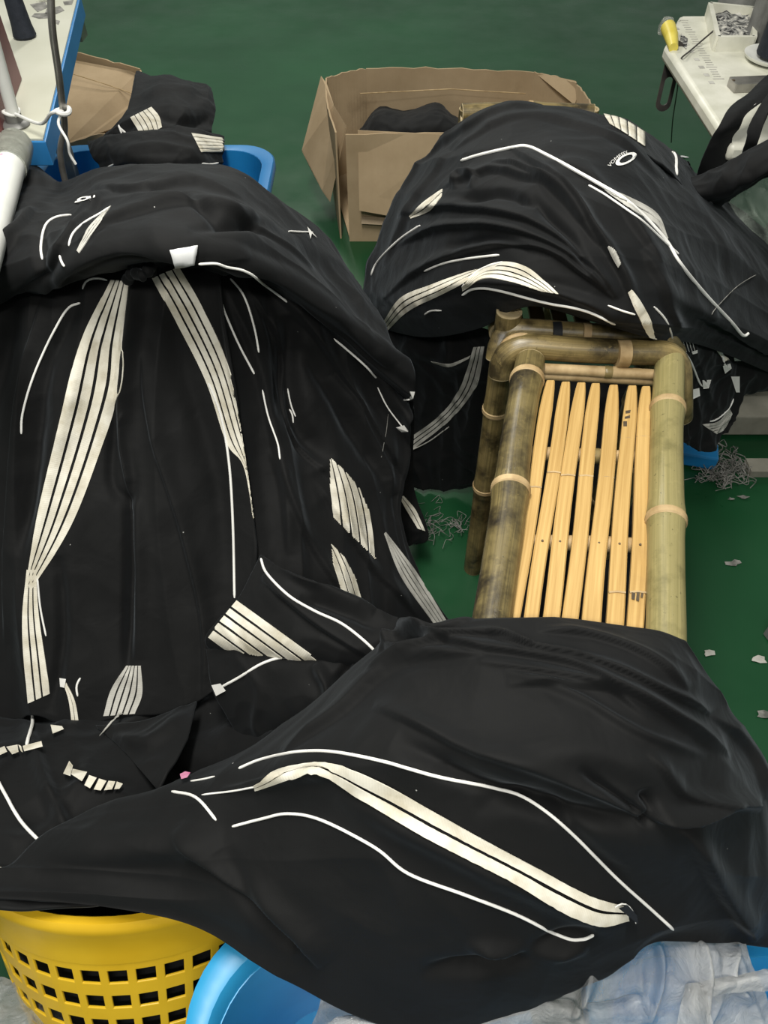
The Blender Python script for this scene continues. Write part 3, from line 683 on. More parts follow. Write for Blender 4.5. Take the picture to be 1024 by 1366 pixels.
for k in range(26):
    f = k/25; q = P(911+f*47, 27+f*78, TR+0.0006); L_ = 0.018 if k % 5 else 0.028
    m.box(q, (L_, 0.0035, 0.0006))
for k in range(8):
    f = k/7; q = P(906+f*47, 38+f*72, TR+0.0006); m.box(q+Vector((-0.008, 0, 0)), (0.013, 0.016, 0.0006))
m.build('ruler_marks', 'tape_grey', tr)
m = MB(); m.prism([P(908, 45, TR+.0005), P(917, 52, TR+.0005), P(915, 66, TR+.0005), P(906, 58, TR+.0005)], (0, 0, 0.0008)); m.build('worn_sticker', 'threads', tr)
# tray with tangled thread
tc = P(970, 42, TR)
t = empty('thread_tray', (tc.x, tc.y, TR)); tag(t, 'shallow cream tray full of tangled black and white thread on the right table', 'tray')
A_, B_, C_, D_ = P(942, 22, TR), P(1000, 28, TR), P(1000, 68, TR), P(952, 68, TR)
m = MB()
for p, q in ((A_, B_), (B_, C_), (C_, D_), (D_, A_)):
    d = (q-p).normalized(); n_ = Vector((-d.y, d.x, 0))*0.006; m.prism([p-n_, q-n_, q+n_, p+n_], (0, 0, 0.035))
m.prism([A_, B_, C_, D_], (0, 0, 0.004)); m.build('tray_body', 'cream', t)
m = MB(); N_ = 14; vs = []
for i in range(N_):
    for j in range(N_):
        u, v = i/(N_-1), j/(N_-1); p = (A_.lerp(B_, u)).lerp(D_.lerp(C_, u), v); p = p+Vector((0, 0, 0.012+0.024*abs(noise.noise(p*35))*(1 if 0 < i < N_-1 and 0 < j < N_-1 else 0.2))); vs.append(p)
m.add(vs, [(i*N_+j, i*N_+j+1, (i+1)*N_+j+1, (i+1)*N_+j) for i in range(N_-1) for j in range(N_-1)]); th = m.build('thread_tangle', 'threads', t, True); th['kind'] = 'stuff'
# machine column and plate
m = MB(); q = P(990, 22, TR); m.lathe([(0.055, 0), (0.055, 0.05), (0.050, 0.06), (0.048, 0.3), (0, 0.3)], q+Vector((-0.01, 0.04, 0)), 32)
tag(m.build('machine_column', 'grey_metal', None, True), 'grey metal column behind the thread tray on the right table', 'column')
m = MB(); q = P(1006, 62, TR); m.box(q+Vector((0.01, 0.03, 0.10)), (0.03, 0.10, 0.2)); tag(m.build('machine_arm_plate', 'grey_metal', bevel=0.006), 'dark slotted metal plate between the tray and the navy cone', 'plate')
q = P(1030, 82, TR)
t = empty('thread_cone', q); tag(t, 'tall navy thread cone standing in a white dish on the right table', 'thread cone', 'thread cones')
m = MB(); m.lathe([(0.0, 0.016), (0.045, 0.016), (0.047, 0.02), (0.040, 0.16), (0.0, 0.16)], q, 32); m.build('thread', 'navy', t, True)
m = MB(); m.lathe([(0.0, 0.16), (0.022, 0.16), (0.02, 0.185), (0.015, 0.185), (0.0, 0.18)], q, 24); m.build('core', 'yellow_tape', t, True)
m = MB(); m.lathe([(0.0, 0.0), (0.05, 0.0), (0.072, 0.010), (0.076, 0.018), (0.072, 0.017), (0.05, 0.008), (0, 0.006)], q, 40); m.build('dish', 'white_pl', t, True)
# flat metal plate on the near part
m = MB(); m.prism([P(968, 102, TR+0.022), P(1018, 96, TR+0.022), P(1020, 108, TR+0.022), P(966, 118, TR+0.0)], (0, 0, 0.0)) if False else m.box(P(996, 112, TR+0.011)+Vector((0.02, 0, 0)), (0.12, 0.045, 0.022), Matrix.Rotation(0.1, 3, 'Z'))
t = m.build('steel_bar', 'steel', bevel=0.002); tag(t, 'short flat steel bar with a screw hole on the cream table top', 'bar')
m = MB(); m.lathe([(0, 0.0008), (0.004, 0.0008), (0.004, 0)], P(978, 107, TR+0.0225), 12); hb = m.build('screw_hole', 'ink'); hb.parent = t
# yellow taped bundle at the corner, cable, hanging slotted bracket
t = empty('taped_plug', P(893, 48, TR)); tag(t, 'yellow-taped plug with a clear cap stuck on the corner of the cream table', 'plug')
m = MB(); m.tube([P(898, 64, TR+0.006), P(895, 48, TR+0.012), P(891, 37, TR+0.015)], [0.012, 0.018, 0.020], 16); m.build('tape_wrap', 'yellow_tape', t, True)
m = MB(); m.lathe([(0, 0.022), (0.014, 0.018), (0.021, 0.0), (0.02, -0.02), (0, -0.02)], P(889, 34, TR+0.012), 20); m.build('cap', 'clear', t, True)
m = MB(); pts = [P(955, 38, TR+0.03), P(935, 55, TR+0.012), P(920, 68, TR+0.006), P(909, 77, TR+0.004), P(907, 84, 0.70), P(903, 120, 0.5), P(897, 160, 0.3), P(895, 190, 0.12)]
m.tube([Vector(p) for p in catmull(np.array([tuple(p) for p in pts]), 50)], 0.0022, 6); tag(m.build('black_wire', 'rust', None, True), 'thin black wire crossing the cream table corner and hanging down', 'wire')
yq = P(903, 76, TR-0.03).y-0.01
out = []; hole = []
T0, T1 = PY(901, 66, yq), PY(882, 148, yq-0.02)
ax = (T1-T0); ln = ax.length; ax.normalize(); sd = Vector((1, 0, 0)); sd = (sd-ax*sd.dot(ax)).normalized()
w = 0.021
def stad(w_, a, b, n=10):
    r = []
    for k in range(n+1): t_ = math.pi*k/n; r.append(T0+ax*(a)+sd*w_*math.cos(t_)-ax*w_*math.sin(t_))
    for k in range(n+1): t_ = math.pi*k/n; r.append(T0+ax*(b)-sd*w_*math.cos(t_)+ax*w_*math.sin(t_))
    return r
OU = stad(w, 0.0, ln-w); IN = stad(w*0.52, ln*0.5, ln-w*1.25)
th_ = Vector((0, -0.004, 0)); n_ = len(OU); m = MB()
m.add(OU+IN+[p+th_ for p in OU]+[p+th_ for p in IN], [f for i in range(n_) for f in (((i, (i+1) % n_, n_+(i+1) % n_, n_+i)), (2*n_+i, 3*n_+i, 3*n_+(i+1) % n_, 2*n_+(i+1) % n_), (i, 2*n_+i, 2*n_+(i+1) % n_, (i+1) % n_), (n_+i, n_+(i+1) % n_, 3*n_+(i+1) % n_, 3*n_+i))])
tag(m.build('slotted_bracket', 'rust'), 'dark slotted metal bracket hanging from the corner of the cream table', 'bracket')
# blue thing and lint under the table, dark object at right edge
m = MB(); m.box(P(930, 606, 0.03), (0.10, 0.06, 0.045), Matrix.Rotation(-0.25, 3, 'Z')); tag(m.build('blue_plastic_block', 'blue', bevel=0.006), 'small blue plastic block on the floor beside the pale bamboo pole', 'block')
# ------------------------------------------------------------------ black garments: right heap on the far bench
GR = 'black garment pieces in the right heap'
M1 = sheet('black_garment', [
 [(610, 190, .70), (660, 165, .72), (715, 160, .73), (770, 162, .73), (825, 180, .71), (880, 222, .62), (935, 262, .5), (1045, 330, .3)],
 [(598, 185, .72), (645, 155, .79), (710, 148, .82), (770, 150, .82), (828, 166, .80), (888, 205, .72), (935, 243, .62), (1045, 335, .45)],
 [(558, 224, .66), (620, 212, .81), (700, 205, .88), (770, 205, .90), (832, 222, .88), (893, 262, .80), (955, 305, .70), (1055, 380, .52)],
 [(524, 276, .58), (600, 278, .79), (690, 275, .88), (770, 280, .90), (840, 295, .88), (900, 325, .82), (968, 370, .68), (1060, 435, .48)],
 [(498, 335, .50), (582, 345, .73), (672, 345, .83), (762, 350, .86), (840, 360, .85), (908, 390, .78), (972, 430, .64), (1060, 480, .42)],
 [(484, 388, .43), (560, 402, .64), (650, 392, .77), (745, 398, .81), (832, 415, .81), (888, 425, .77), (955, 442, .62), (1060, 490, .33)],
 [(498, 436, .38), (565, 450, .52), (640, 438, .66), (700, 408, .755), (800, 432, .755), (872, 452, .745), (945, 464, .58), (1060, 512, .30)]],
 (320, 320), folds=[([(586, 255), (639, 234), (666, 231), (735, 255), (778, 303)], 6, 0.01, 'step'), ([(533, 293), (586, 279), (655, 285), (719, 303), (778, 346), (825, 399)], 6, 0.011, 'step'), ([(528, 330), (576, 308), (639, 303), (703, 314), (756, 340), (809, 388)], 5, 0.01, 'step'), ([(512, 399), (560, 362), (639, 332), (719, 332), (778, 367), (820, 399)], 6, 0.01, 'step'), ([(682, 200), (730, 239), (778, 293), (820, 356), (852, 420)], 7, 0.013, 'step'), ([(655, 218), (703, 234), (756, 277), (799, 330)], 5, 0.01, 'step'), ([(538, 255), (570, 208), (618, 176), (671, 154), (724, 149)], 6, 0.01, 'step'), ([(602, 202), (671, 168), (746, 165), (820, 194), (884, 245)], 6, 0.01, 'step'), ([(746, 213), (799, 250), (841, 303), (873, 356)], 8, 0.01, 'step'), ([(852, 335), (884, 399), (900, 447)], 9, 0.01, 'step'), ([(512, 356), (544, 293), (576, 239), (602, 202)], 7, 0.009, 'step'), ([(629, 255), (634, 239), (613, 234), (608, 255)], 4, 0.008, 'ridge'), ([(565, 399), (618, 378), (693, 378), (778, 399), (825, 420)], 6, 0.01, 'ridge'), ([(708, 266), (756, 314), (788, 367)], 7, -0.012, 'ridge'), ([(613, 271), (666, 261), (714, 277)], 6, -0.01, 'ridge'), ([(597, 330), (655, 319), (708, 330)], 6, -0.009, 'ridge'), ([(905, 255), (948, 308), (990, 378)], 10, 0.006, 'ridge')],
 pleat=('u', 7, .006, 2.2), rumple=(.006, 6), seed=1, crease=0.3, edge2=0.10)
tag(M1, 'big black jacket bundle with white piping and small white oval logo on far bench', 'clothing', None)
cord(M1, [(495, 368), (503, 350), (530, 322), (562, 300)], 3)
cord(M1, [(614, 215), (640, 207), (680, 198), (703, 196), (730, 208), (790, 240), (840, 272), (885, 318), (905, 350), (940, 393), (975, 430), (990, 447), (998, 444)], 4.2)
cord(M1, [(565, 362), (590, 352), (625, 345), (668, 340)], 3)
cord(M1, [(616, 394), (632, 385), (660, 386), (720, 402), (780, 414), (822, 433)], 3.6)
cord(M1, [(566, 420), (575, 414), (590, 414)], 2.6)
cord(M1, [(783, 247), (810, 262), (850, 290), (885, 322), (905, 340)], 3)
cord(M1, [(615, 383), (640, 360), (672, 349)], 3)
cord(M1, [(870, 408), (888, 428), (898, 455), (905, 470)], 3)
cord(M1, [(808, 407), (830, 415), (848, 420)], 3)
band(M1, [(512, 428), (535, 397), (575, 380), (625, 362)], [(514, 444), (545, 415), (590, 392), (668, 352)], 3, .26)
band(M1, [(616, 382), (655, 352), (700, 355), (745, 392)], [(617, 388), (645, 372), (680, 376), (722, 388)], 4, .26)
band(M1, [(546, 288), (565, 270), (590, 252)], [(548, 292), (572, 282), (589, 262)], 2, .26)
band(M1, [(805, 252), (835, 262), (875, 285), (890, 318)], [(812, 258), (850, 285), (875, 300), (889, 320)], 2, .25, 'tape_grey')
band(M1, [(842, 386), (855, 405), (868, 430), (874, 456)], [(838, 390), (848, 415), (860, 440), (872, 462)], 1, .1)
band(M1, [(812, 328), (820, 335), (828, 352)], [(811, 330), (818, 345), (825, 357)], 1, .1, 'tape_grey')
cord(M1, [(1024, 358), (985, 380), (955, 410), (948, 420)], 1.0, 'loose_thread', 'lint')
# printed emblem: slanted oval ring and a short arc of small letters
def marks_on(o, cu_pts, name, mat='piping', lift=0.0018):
    vs = []; fs = []; last = None
    for poly in cu_pts:
        k = len(vs)
        for x, y in poly:
            p, nn = hit(o, x, y, last); last = p; vs.append(p+nn*lift)
        fs.append(tuple(range(k, k+len(poly))))
    b = link(name, mesh(vs, fs), mat, None, False); b.parent = o; return b
def oval(cx, cy, a, b_, ang, t, n=28, gap=0):
    r = []; ca, sa = math.cos(ang), math.sin(ang)
    def q(th, k): x, y = a*k*math.cos(th), b_*k*math.sin(th); return (cx+x*ca-y*sa, cy+x*sa+y*ca)
    for i in range(n-gap):
        t0, t1 = 2*math.pi*i/n, 2*math.pi*(i+1)/n; r.append([q(t0, 1), q(t1, 1), q(t1, t), q(t0, t)])
    return r
marks_on(M1, oval(834, 213, 15.5, 6.2, math.radians(-27), 0.62), 'oval_logo')
fc = bpy.data.curves.new('lettering', 'FONT'); fc.body = 'VOMEEEX'; fc.size = 1.0; fc.resolution_u = 2
fo = bpy.data.objects.new('lettering', fc); COL.objects.link(fo)
bpy.context.view_layer.update()
fm = bpy.data.meshes.new_from_object(fo.evaluated_get(bpy.context.evaluated_depsgraph_get()))
fv = [v.co.copy() for v in fm.vertices]; ff = [tuple(p.vertices) for p in fm.polygons]
bpy.data.objects.remove(fo); mx = max(v.x for v in fv)
arc = catmull([(811, 223), (819, 214), (829, 207), (836, 204)], 40); vs = []; last = None
for v in fv:
    f = v.x/mx*39; i = min(int(f), 38); q = arc[i]*(1-(f-i))+arc[i+1]*(f-i); d = arc[i+1]-arc[i]; d = d/np.hypot(*d); nrm = np.array([d[1], -d[0]])
    q = q+nrm*(v.y-0.35)*6.5; p, nn = hit(M1, q[0], q[1], last); last = p; vs.append(p+nn*0.0018)
b = link('logo_lettering', mesh(vs, ff), 'piping', None, False); b.parent = M1

# stripes at the crest of the heap
Mt = sheet('black_garment', [
 [(795, 168, .74), (830, 168, .76), (862, 185, .72), (912, 215, .66), (935, 245, .6)],
 [(795, 153, .82), (828, 158, .83), (860, 178, .80), (905, 208, .70), (928, 242, .62)],
 [(800, 175, .87), (825, 186, .87), (858, 205, .85), (895, 232, .79), (918, 262, .72)]], (50, 80), rumple=(.003, 10), seed=5)
tag(Mt, 'black sleeve with five white bars along the crest of the right heap', 'clothing')
cross_band(Mt, [(804, 153), (830, 160), (860, 178)], [(812, 166), (832, 178), (860, 197)], 5, .12)
cord(Mt, [(895, 202), (901, 209), (901, 222), (900, 237)], 4)

M2 = sheet('black_garment', [
 [(496, 425, .40), (560, 435, .48), (620, 435, .58), (672, 440, .62)],
 [(500, 450, .36), (560, 470, .44), (620, 470, .52), (668, 470, .56)],
 [(520, 520, .26), (565, 530, .30), (615, 530, .36), (656, 540, .40)],
 [(530, 590, .12), (570, 600, .14), (612, 600, .18), (645, 605, .22)],
 [(535, 650, .01), (575, 652, .01), (610, 652, .02), (640, 648, .05)]], (110, 110), pleat=('v', 5, .010, 2), rumple=(.006, 8), seed=4,
 folds=[([(540, 460), (600, 480), (650, 465)], 8, .008)])
tag(M2, 'black striped garment hanging in shade down the left side of the far bench', 'clothing')
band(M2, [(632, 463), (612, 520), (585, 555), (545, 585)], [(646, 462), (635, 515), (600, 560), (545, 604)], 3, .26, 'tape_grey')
band(M2, [(575, 482), (600, 485), (628, 474)], [(578, 484), (600, 489), (625, 478)], 1, .1, 'tape_grey')
cord(M2, [(535, 606), (570, 590), (600, 568)], 1.8, mat='tape_grey')

M3 = sheet('black_garment', [
 [(868, 425, .72), (905, 432, .66), (945, 450, .58), (985, 455, .50), (1050, 480, .38)],
 [(872, 462, .68), (908, 470, .60), (945, 485, .52), (985, 478, .46), (1050, 500, .33)],
 [(888, 500, .55), (912, 515, .48), (945, 515, .44), (985, 495, .42), (1040, 512, .32)],
 [(905, 555, .42), (922, 560, .38), (948, 555, .36), (978, 545, .34), (992, 520, .34)],
 [(908, 585, .34), (925, 598, .30), (944, 602, .28), (962, 582, .28), (978, 562, .30)]], (90, 110), pleat=('v', 6, .008, 2), rumple=(.006, 12), seed=6)
tag(M3, 'cluster of black trouser hems with white tape ends hanging beside the pale bamboo pole', 'clothing')
cord(M3, [(905, 462), (920, 480), (932, 510), (938, 515)], 3)
cord(M3, [(878, 430), (895, 450), (905, 468), (913, 485)], 4)
cord(M3, [(955, 445), (963, 475), (968, 492)], 3.4)
cord(M3, [(978, 530), (972, 545), (955, 560), (945, 562)], 2.2)
for pl_ in ([(936, 505), (946, 506), (944, 516), (937, 517)], [(915, 511), (921, 519), (930, 517), (931, 528), (918, 534), (914, 528)], [(973, 501), (984, 502), (984, 523), (979, 523)],
            [(963, 486), (971, 485), (973, 492), (966, 497)], [(976, 476), (990, 473), (993, 479), (977, 482)], [(920, 468), (928, 466), (928, 470), (921, 472)], [(908, 468), (918, 485), (912, 488)]):
    tab(M3, pl_)
band(M3, [(946, 438), (958, 465), (972, 480)], [(946, 440), (954, 465), (966, 482)], 1, .1)
band(M3, [(936, 566), (958, 562), (972, 545)], [(955, 579), (966, 572), (976, 552)], 4, .2, 'tape_grey')
for i_ in range(5): cord(M3, [(906+i_*4, 455-i_), (908+i_*4, 462), (911+i_*4, 470)], 0.9, 'loose_thread', 'piping')

gap_dark = sheet('black_garment', [  # sheet added under the bench, its black standing in for dark slat gaps
 [(715, 500, .02), (750, 500, .04), (810, 500, .04), (870, 505, .02)],
 [(690, 640, .03), (740, 620, .05), (800, 615, .06), (860, 620, .03)],
 [(675, 720, .08), (740, 700, .14), (800, 700, .14), (870, 710, .06)],
 [(655, 820, .10), (740, 800, .16), (800, 800, .16), (880, 820, .06)],
 [(650, 900, .04), (740, 900, .10), (800, 900, .10), (880, 900, .03)]], (60, 60), rumple=(.012, 9), seed=33)
tag(gap_dark, 'black sheet added on the floor under the near bench to darken the slat gaps', 'clothing')

# garment straps at the right edge, over the table edge
Ma = sheet('black_garment', [
 [(1050, 84, .84), (1022, 101, .84), (998, 124, .83), (974, 142, .82), (959, 167, .80), (947, 188, .77), (934, 218, .72), (926, 244, .66)],
 [(1050, 104, .845), (1021, 118, .845), (1001, 134, .835), (983, 149, .825), (971, 169, .80), (961, 187, .77), (955, 216, .72), (948, 250, .66)],
 [(1050, 124, .84), (1020, 134, .84), (1004, 144, .83), (993, 155, .82), (986, 171, .795), (976, 186, .765), (978, 213, .72), (972, 250, .66)]], (40, 110), rumple=(.001, 12), seed=8, thick=.002)
tag(Ma, 'black strap curving down over the cream table edge at the right', 'strap')
Mb = sheet('black_garment', [
 [(1060, 100, .86), (1024, 126, .85), (1000, 164, .83), (996, 184, .81), (987, 212, .76)],
 [(1060, 125, .86), (1026, 148, .85), (1018, 167, .83), (1010, 191, .80), (1003, 208, .76)]], (24, 80), rumple=(.002, 12), seed=9)
tag(Mb, 'narrow straight black strap crossing in front of the clear bag', 'strap')
Mc = sheet('black_garment', [
 [(922, 238, .70), (950, 228, .74), (976, 216, .77), (1000, 200, .80), (1050, 174, .84)],
 [(926, 250, .71), (955, 240, .75), (982, 229, .78), (1006, 214, .81), (1050, 192, .85)],
 [(940, 264, .70), (968, 258, .73), (992, 247, .765), (1012, 236, .79), (1050, 222, .83)],
 [(958, 276, .62), (974, 266, .67), (994, 251, .72), (1014, 240, .75), (1052, 227, .79)]], (60, 90), rumple=(.004, 9), seed=10, pleat=('u', 3, .004, 3))
tag(Mc, 'broad grey-black sleeve lying across the right heap toward the right edge', 'clothing')
Md = sheet('plastic_bag', [
 [(972, 215, .66), (1000, 180, .70), (1040, 150, .72)], [(968, 258, .58), (1000, 250, .62), (1045, 240, .62)], [(985, 300, .55), (1010, 300, .56), (1050, 300, .56)], [(1010, 325, .50), (1024, 330, .5), (1050, 340, .5)]],
 (60, 60), rumple=(.018, 11), seed=11, mat='green_film', thick=0)
tag(Md, 'thin clear plastic bag hanging behind the black straps at the right edge', 'plastic bag')
tab(Ma, [(1004, 143), (1012, 142), (1010, 149)], 'piping', 'white_tag'); 

# ------------------------------------------------------------------ striped sleeves over the blue tub
E1 = sheet('black_garment', [
 [(190, 112, .25), (230, 115, .3), (262, 112, .3), (280, 118, .25)],
 [(182, 98, .40), (215, 102, .42), (255, 116, .42), (282, 118, .38)],
 [(170, 150, .46), (205, 140, .48), (250, 142, .47), (286, 150, .40)],
 [(140, 180, .44), (190, 172, .47), (240, 170, .46), (282, 175, .40)],
 [(128, 196, .40), (185, 190, .44), (240, 188, .44), (280, 186, .36)]], (90, 110), rumple=(.006, 9), seed=12, crease=0, pleat=('u', 4, .008, 3), folds=[([(190, 130), (230, 120), (275, 125)], 6, .01), ([(200, 150), (240, 165), (280, 160)], 6, -.01)])
tag(E1, 'black sleeve with cream stripes draped from the slanted box to the blue tub', 'clothing')
band(E1, [(174, 157), (182, 170), (190, 184)], [(202, 143), (212, 155), (216, 170)], 5, .16, K=24)
cord(E1, [(150, 162), (158, 167), (163, 180)], 3)
E2 = sheet('black_garment', [
 [(130, 205, .36), (170, 190, .38), (215, 182, .38), (255, 180, .38), (298, 190, .36)],
 [(117, 190, .42), (160, 182, .46), (210, 174, .47), (255, 176, .46), (299, 186, .40)],
 [(128, 216, .42), (170, 205, .48), (220, 200, .49), (262, 200, .47), (297, 206, .40)],
 [(150, 240, .36), (190, 238, .42), (230, 238, .44), (265, 235, .42), (292, 230, .36)]], (80, 110), rumple=(.005, 9), seed=13, pleat=('u', 5, .006, 2))
tag(E2, 'bunched black sleeve with a cream striped cuff resting in the blue tub', 'clothing')
cross_band(E2, [(255, 178), (262, 192), (268, 204)], [(300, 185), (299, 194), (296, 203)], 5, .14)
cord(E2, [(268, 218), (280, 219), (292, 217)], 2.4)
cord(E2, [(132, 222), (142, 230), (154, 236)], 2.0)

# ------------------------------------------------------------------ left heap
GL = None
L0 = sheet('black_garment', [                                       
 [(-120, 380, .5), (60, 380, .6), (200, 380, .6), (330, 400, .6), (430, 440, .5), (500, 500, .40)],
 [(-120, 520, .45), (60, 520, .50), (200, 520, .5), (330, 520, .5), (430, 540, .42), (520, 590, .30)],
 [(-120, 700, .25), (60, 700, .3), (200, 700, .3), (330, 700, .3), (430, 700, .26), (530, 720, .10)],
 [(-120, 880, .05), (60, 880, .1), (200, 880, .1), (330, 880, .1), (430, 880, .08), (560, 850, .01)],
 [(-120, 1000, .0), (60, 1000, .0), (200, 1000, .0), (330, 1000, .0), (430, 980, .0), (560, 880, .0)]], (90, 90), rumple=(.01, 6), seed=20)
tag(L0, 'black garments in the dark core of the left heap, showing between the hanging panels', 'clothing')

G6 = sheet('black_garment', [
 [(470, 470, .50), (510, 490, .48), (548, 520, .46)],
 [(480, 560, .36), (520, 570, .36), (553, 575, .34)],
 [(490, 640, .24), (525, 645, .24), (552, 650, .22)],
 [(505, 700, .14), (545, 705, .13), (571, 712, .11)],
 [(512, 730, .09), (535, 728, .09), (556, 722, .08)]], (90, 60), rumple=(.006, 10), seed=21, pleat=('v', 2, .006, 2))
tag(G6, 'black trouser end with a narrow striped tip at the right foot of the left heap', 'clothing')
band(G6, [(533, 665), (545, 685), (557, 705)], [(538, 661), (555, 682), (567, 708)], 2, .2, K=24)

G5 = sheet('black_garment', [
 [(285, 325, .72), (340, 345, .70), (400, 385, .64), (460, 430, .56), (505, 475, .48), (540, 530, .42)],
 [(285, 352, .79), (340, 372, .75), (400, 408, .69), (460, 455, .61), (510, 500, .53), (548, 560, .45)],
 [(305, 470, .69), (368, 480, .63), (420, 500, .58), (470, 530, .50), (518, 570, .42), (546, 600, .36)],
 [(322, 600, .55), (385, 600, .51), (430, 612, .46), (480, 645, .38), (515, 670, .30), (532, 690, .26)],
 [(335, 720, .43), (400, 730, .40), (448, 745, .34), (495, 755, .27), (530, 765, .21), (560, 775, .15)],
 [(345, 830, .34), (400, 840, .31), (450, 850, .27), (500, 852, .21), (550, 846, .13), (597, 830, .06)]], (190, 190),
 folds=[([(300, 380), (345, 500), (375, 640), (385, 740)], 9, .012, 'step'), ([(330, 385), (380, 470), (385, 560), (440, 640)], 8, .014, 'step'),
        ([(385, 420), (388, 540), (430, 620)], 14, -.030), ([(345, 370), (420, 450), (490, 560), (540, 640)], 9, .014, 'step'),
        ([(400, 460), (460, 560), (510, 640)], 10, -.014), ([(360, 600), (400, 700), (470, 820)], 8, .010, 'step'), ([(420, 640), (480, 740), (560, 830)], 8, .010, 'step'),
        ([(440, 500), (490, 580), (525, 660)], 9, .014), ([(350, 400), (365, 480), (370, 560)], 6, -.008)],
 pleat=('v', 6, .008, 1.2), rumple=(.005, 7), seed=22, crease=0.2)
tag(G5, 'black trouser panel with five cream stripes on the right flank of the left heap', 'clothing')
band(G5, [(434, 600), (440, 650), (446, 700), (452, 755)], [(455, 600), (485, 650), (498, 700), (503, 755)], 5, .26, clip=[(440, 610), (458, 626), (478, 650), (493, 685), (500, 744), (440, 684)])
band(G5, [(430, 715), (445, 755), (462, 810)], [(446, 715), (470, 760), (486, 810)], 3, .26, clip=[(441, 725), (458, 742), (474, 772), (483, 806), (456, 797), (446, 765)])
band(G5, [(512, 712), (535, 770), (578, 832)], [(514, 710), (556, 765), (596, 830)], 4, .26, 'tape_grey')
cord(G5, [(275, 352), (290, 395), (318, 460), (340, 500)], 3.4)
cord(G5, [(306, 371), (325, 395), (338, 435), (345, 472)], 3.2)
cord(G5, [(350, 518), (358, 555), (370, 590), (374, 614)], 2.8)
cord(G5, [(383, 516), (388, 540), (395, 557)], 2.4)
cord(G5, [(385, 545), (390, 553), (391, 565)], 2.6)
cord(G5, [(518, 550), (514, 580), (508, 612)], 0.9, 'loose_thread', 'lint')
cord(G5, [(503, 515), (518, 545), (540, 573)], 2.2)
tab(G5, [(526, 570), (541, 566), (549, 572), (546, 580), (536, 575)])

G2 = sheet('black_garment', [
 [(-70, 380, .70), (0, 370, .73), (60, 350, .74), (120, 335, .74), (180, 325, .74), (240, 318, .74), (290, 325, .74)],
 [(-70, 400, .74), (0, 395, .77), (60, 385, .78), (120, 372, .79), (180, 364, .80), (240, 350, .81), (290, 352, .80)],
 [(-70, 500, .64), (-5, 500, .67), (50, 490, .69), (108, 480, .70), (165, 470, .70), (235, 465, .70), (305, 470, .69)],
 [(-70, 620, .52), (-10, 620, .55), (40, 610, .57), (100, 600, .58), (160, 595, .57), (240, 600, .57), (325, 600, .55)],
 [(-70, 750, .38), (-10, 750, .41), (35, 740, .44), (95, 735, .45), (160, 730, .44), (245, 730, .44), (340, 720, .43)],
 [(-70, 880, .24), (-10, 880, .28), (35, 870, .31), (95, 860, .32), (165, 860, .31), (250, 860, .31), (335, 830, .33)],
 [(-70, 990, .12), (0, 985, .16), (42, 952, .22), (100, 968, .21), (165, 955, .22), (240, 948, .23), (315, 900, .27)]], (240, 250),
 folds=[([(180, 375), (165, 470), (160, 570), (180, 700), (182, 880)], 10, .014, 'step'), ([(60, 400), (30, 520), (15, 700), (10, 860)], 10, .012, 'step'),
        ([(110, 400), (65, 500), (50, 640), (30, 740)], 10, -.010), ([(190, 470), (200, 560), (240, 700), (270, 830), (272, 940)], 9, .010, 'step'),
        ([(160, 520), (150, 640), (180, 660), (165, 560)], 8, -.008), ([(175, 640), (174, 760), (170, 900)], 7, -.018),
        ([(290, 370), (310, 500), (345, 640), (340, 760)], 8, .010, 'step'), ([(80, 740), (85, 850), (70, 950)], 9, -.012),
        ([(225, 420), (250, 520), (290, 640), (305, 800)], 16, -.008), ([(20, 420), (-10, 560), (-20, 760)], 12, -.012),
        ([(130, 420), (85, 560), (55, 700), (38, 800), (45, 930)], 13, .010)],
 pleat=('v', 6, .009, 1.0), rumple=(.006, 5), seed=23, crease=0.1)
tag(G2, 'black trousers with two long cream stripe bands fanning down the front of the left heap', 'clothing')
band(G2, [(148, 374), (108, 455), (80, 560), (52, 680), (36, 770)], [(172, 376), (163, 455), (158, 525), (100, 690), (40, 790)], 4, .26, K=90)
band(G2, [(36, 760), (30, 820), (32, 880), (38, 938)], [(48, 760), (52, 820), (62, 890), (66, 925)], 3, .26)
band(G2, [(203, 372), (235, 430), (275, 510), (302, 590), (325, 622), (338, 690)], [(238, 356), (270, 410), (302, 480), (325, 565), (338, 640), (341, 692)], 4, .26, K=90)
cord(G2, [(108, 404), (90, 412), (70, 445), (45, 500), (30, 550), (28, 580)], 3.2)
cord(G2, [(110, 388), (115, 375), (130, 371), (145, 375)], 3)
cord(G2, [(278, 510), (295, 555), (306, 620), (311, 700), (313, 800)], 4)
cord(G2, [(50, 770), (54, 810), (62, 850)], 2.6)
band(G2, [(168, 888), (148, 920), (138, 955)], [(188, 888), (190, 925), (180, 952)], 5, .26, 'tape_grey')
band(G2, [(84, 908), (92, 935), (96, 968)], [(86, 906), (100, 935), (106, 970)], 2, .15, 'tape')
tab(G2, [(82, 904), (90, 905), (88, 917), (83, 916)])
cord(G2, [(108, 903), (102, 915), (104, 930)], 3)
# knot of twisted cloth where the band is tied
m = MB()
kp = [P(168, 376, .82), P(180, 362, .845), P(200, 357, .85), P(188, 368, .85), P(178, 358, .84), P(205, 364, .84)]
m.tube([Vector(p) for p in catmull(np.array([tuple(p) for p in kp]), 40)], [0.006+0.004*abs(math.sin(k*0.9)) for k in range(40)], 10)
kb = m.build('cloth_knot', 'cloth', None, True); kb.parent = G2

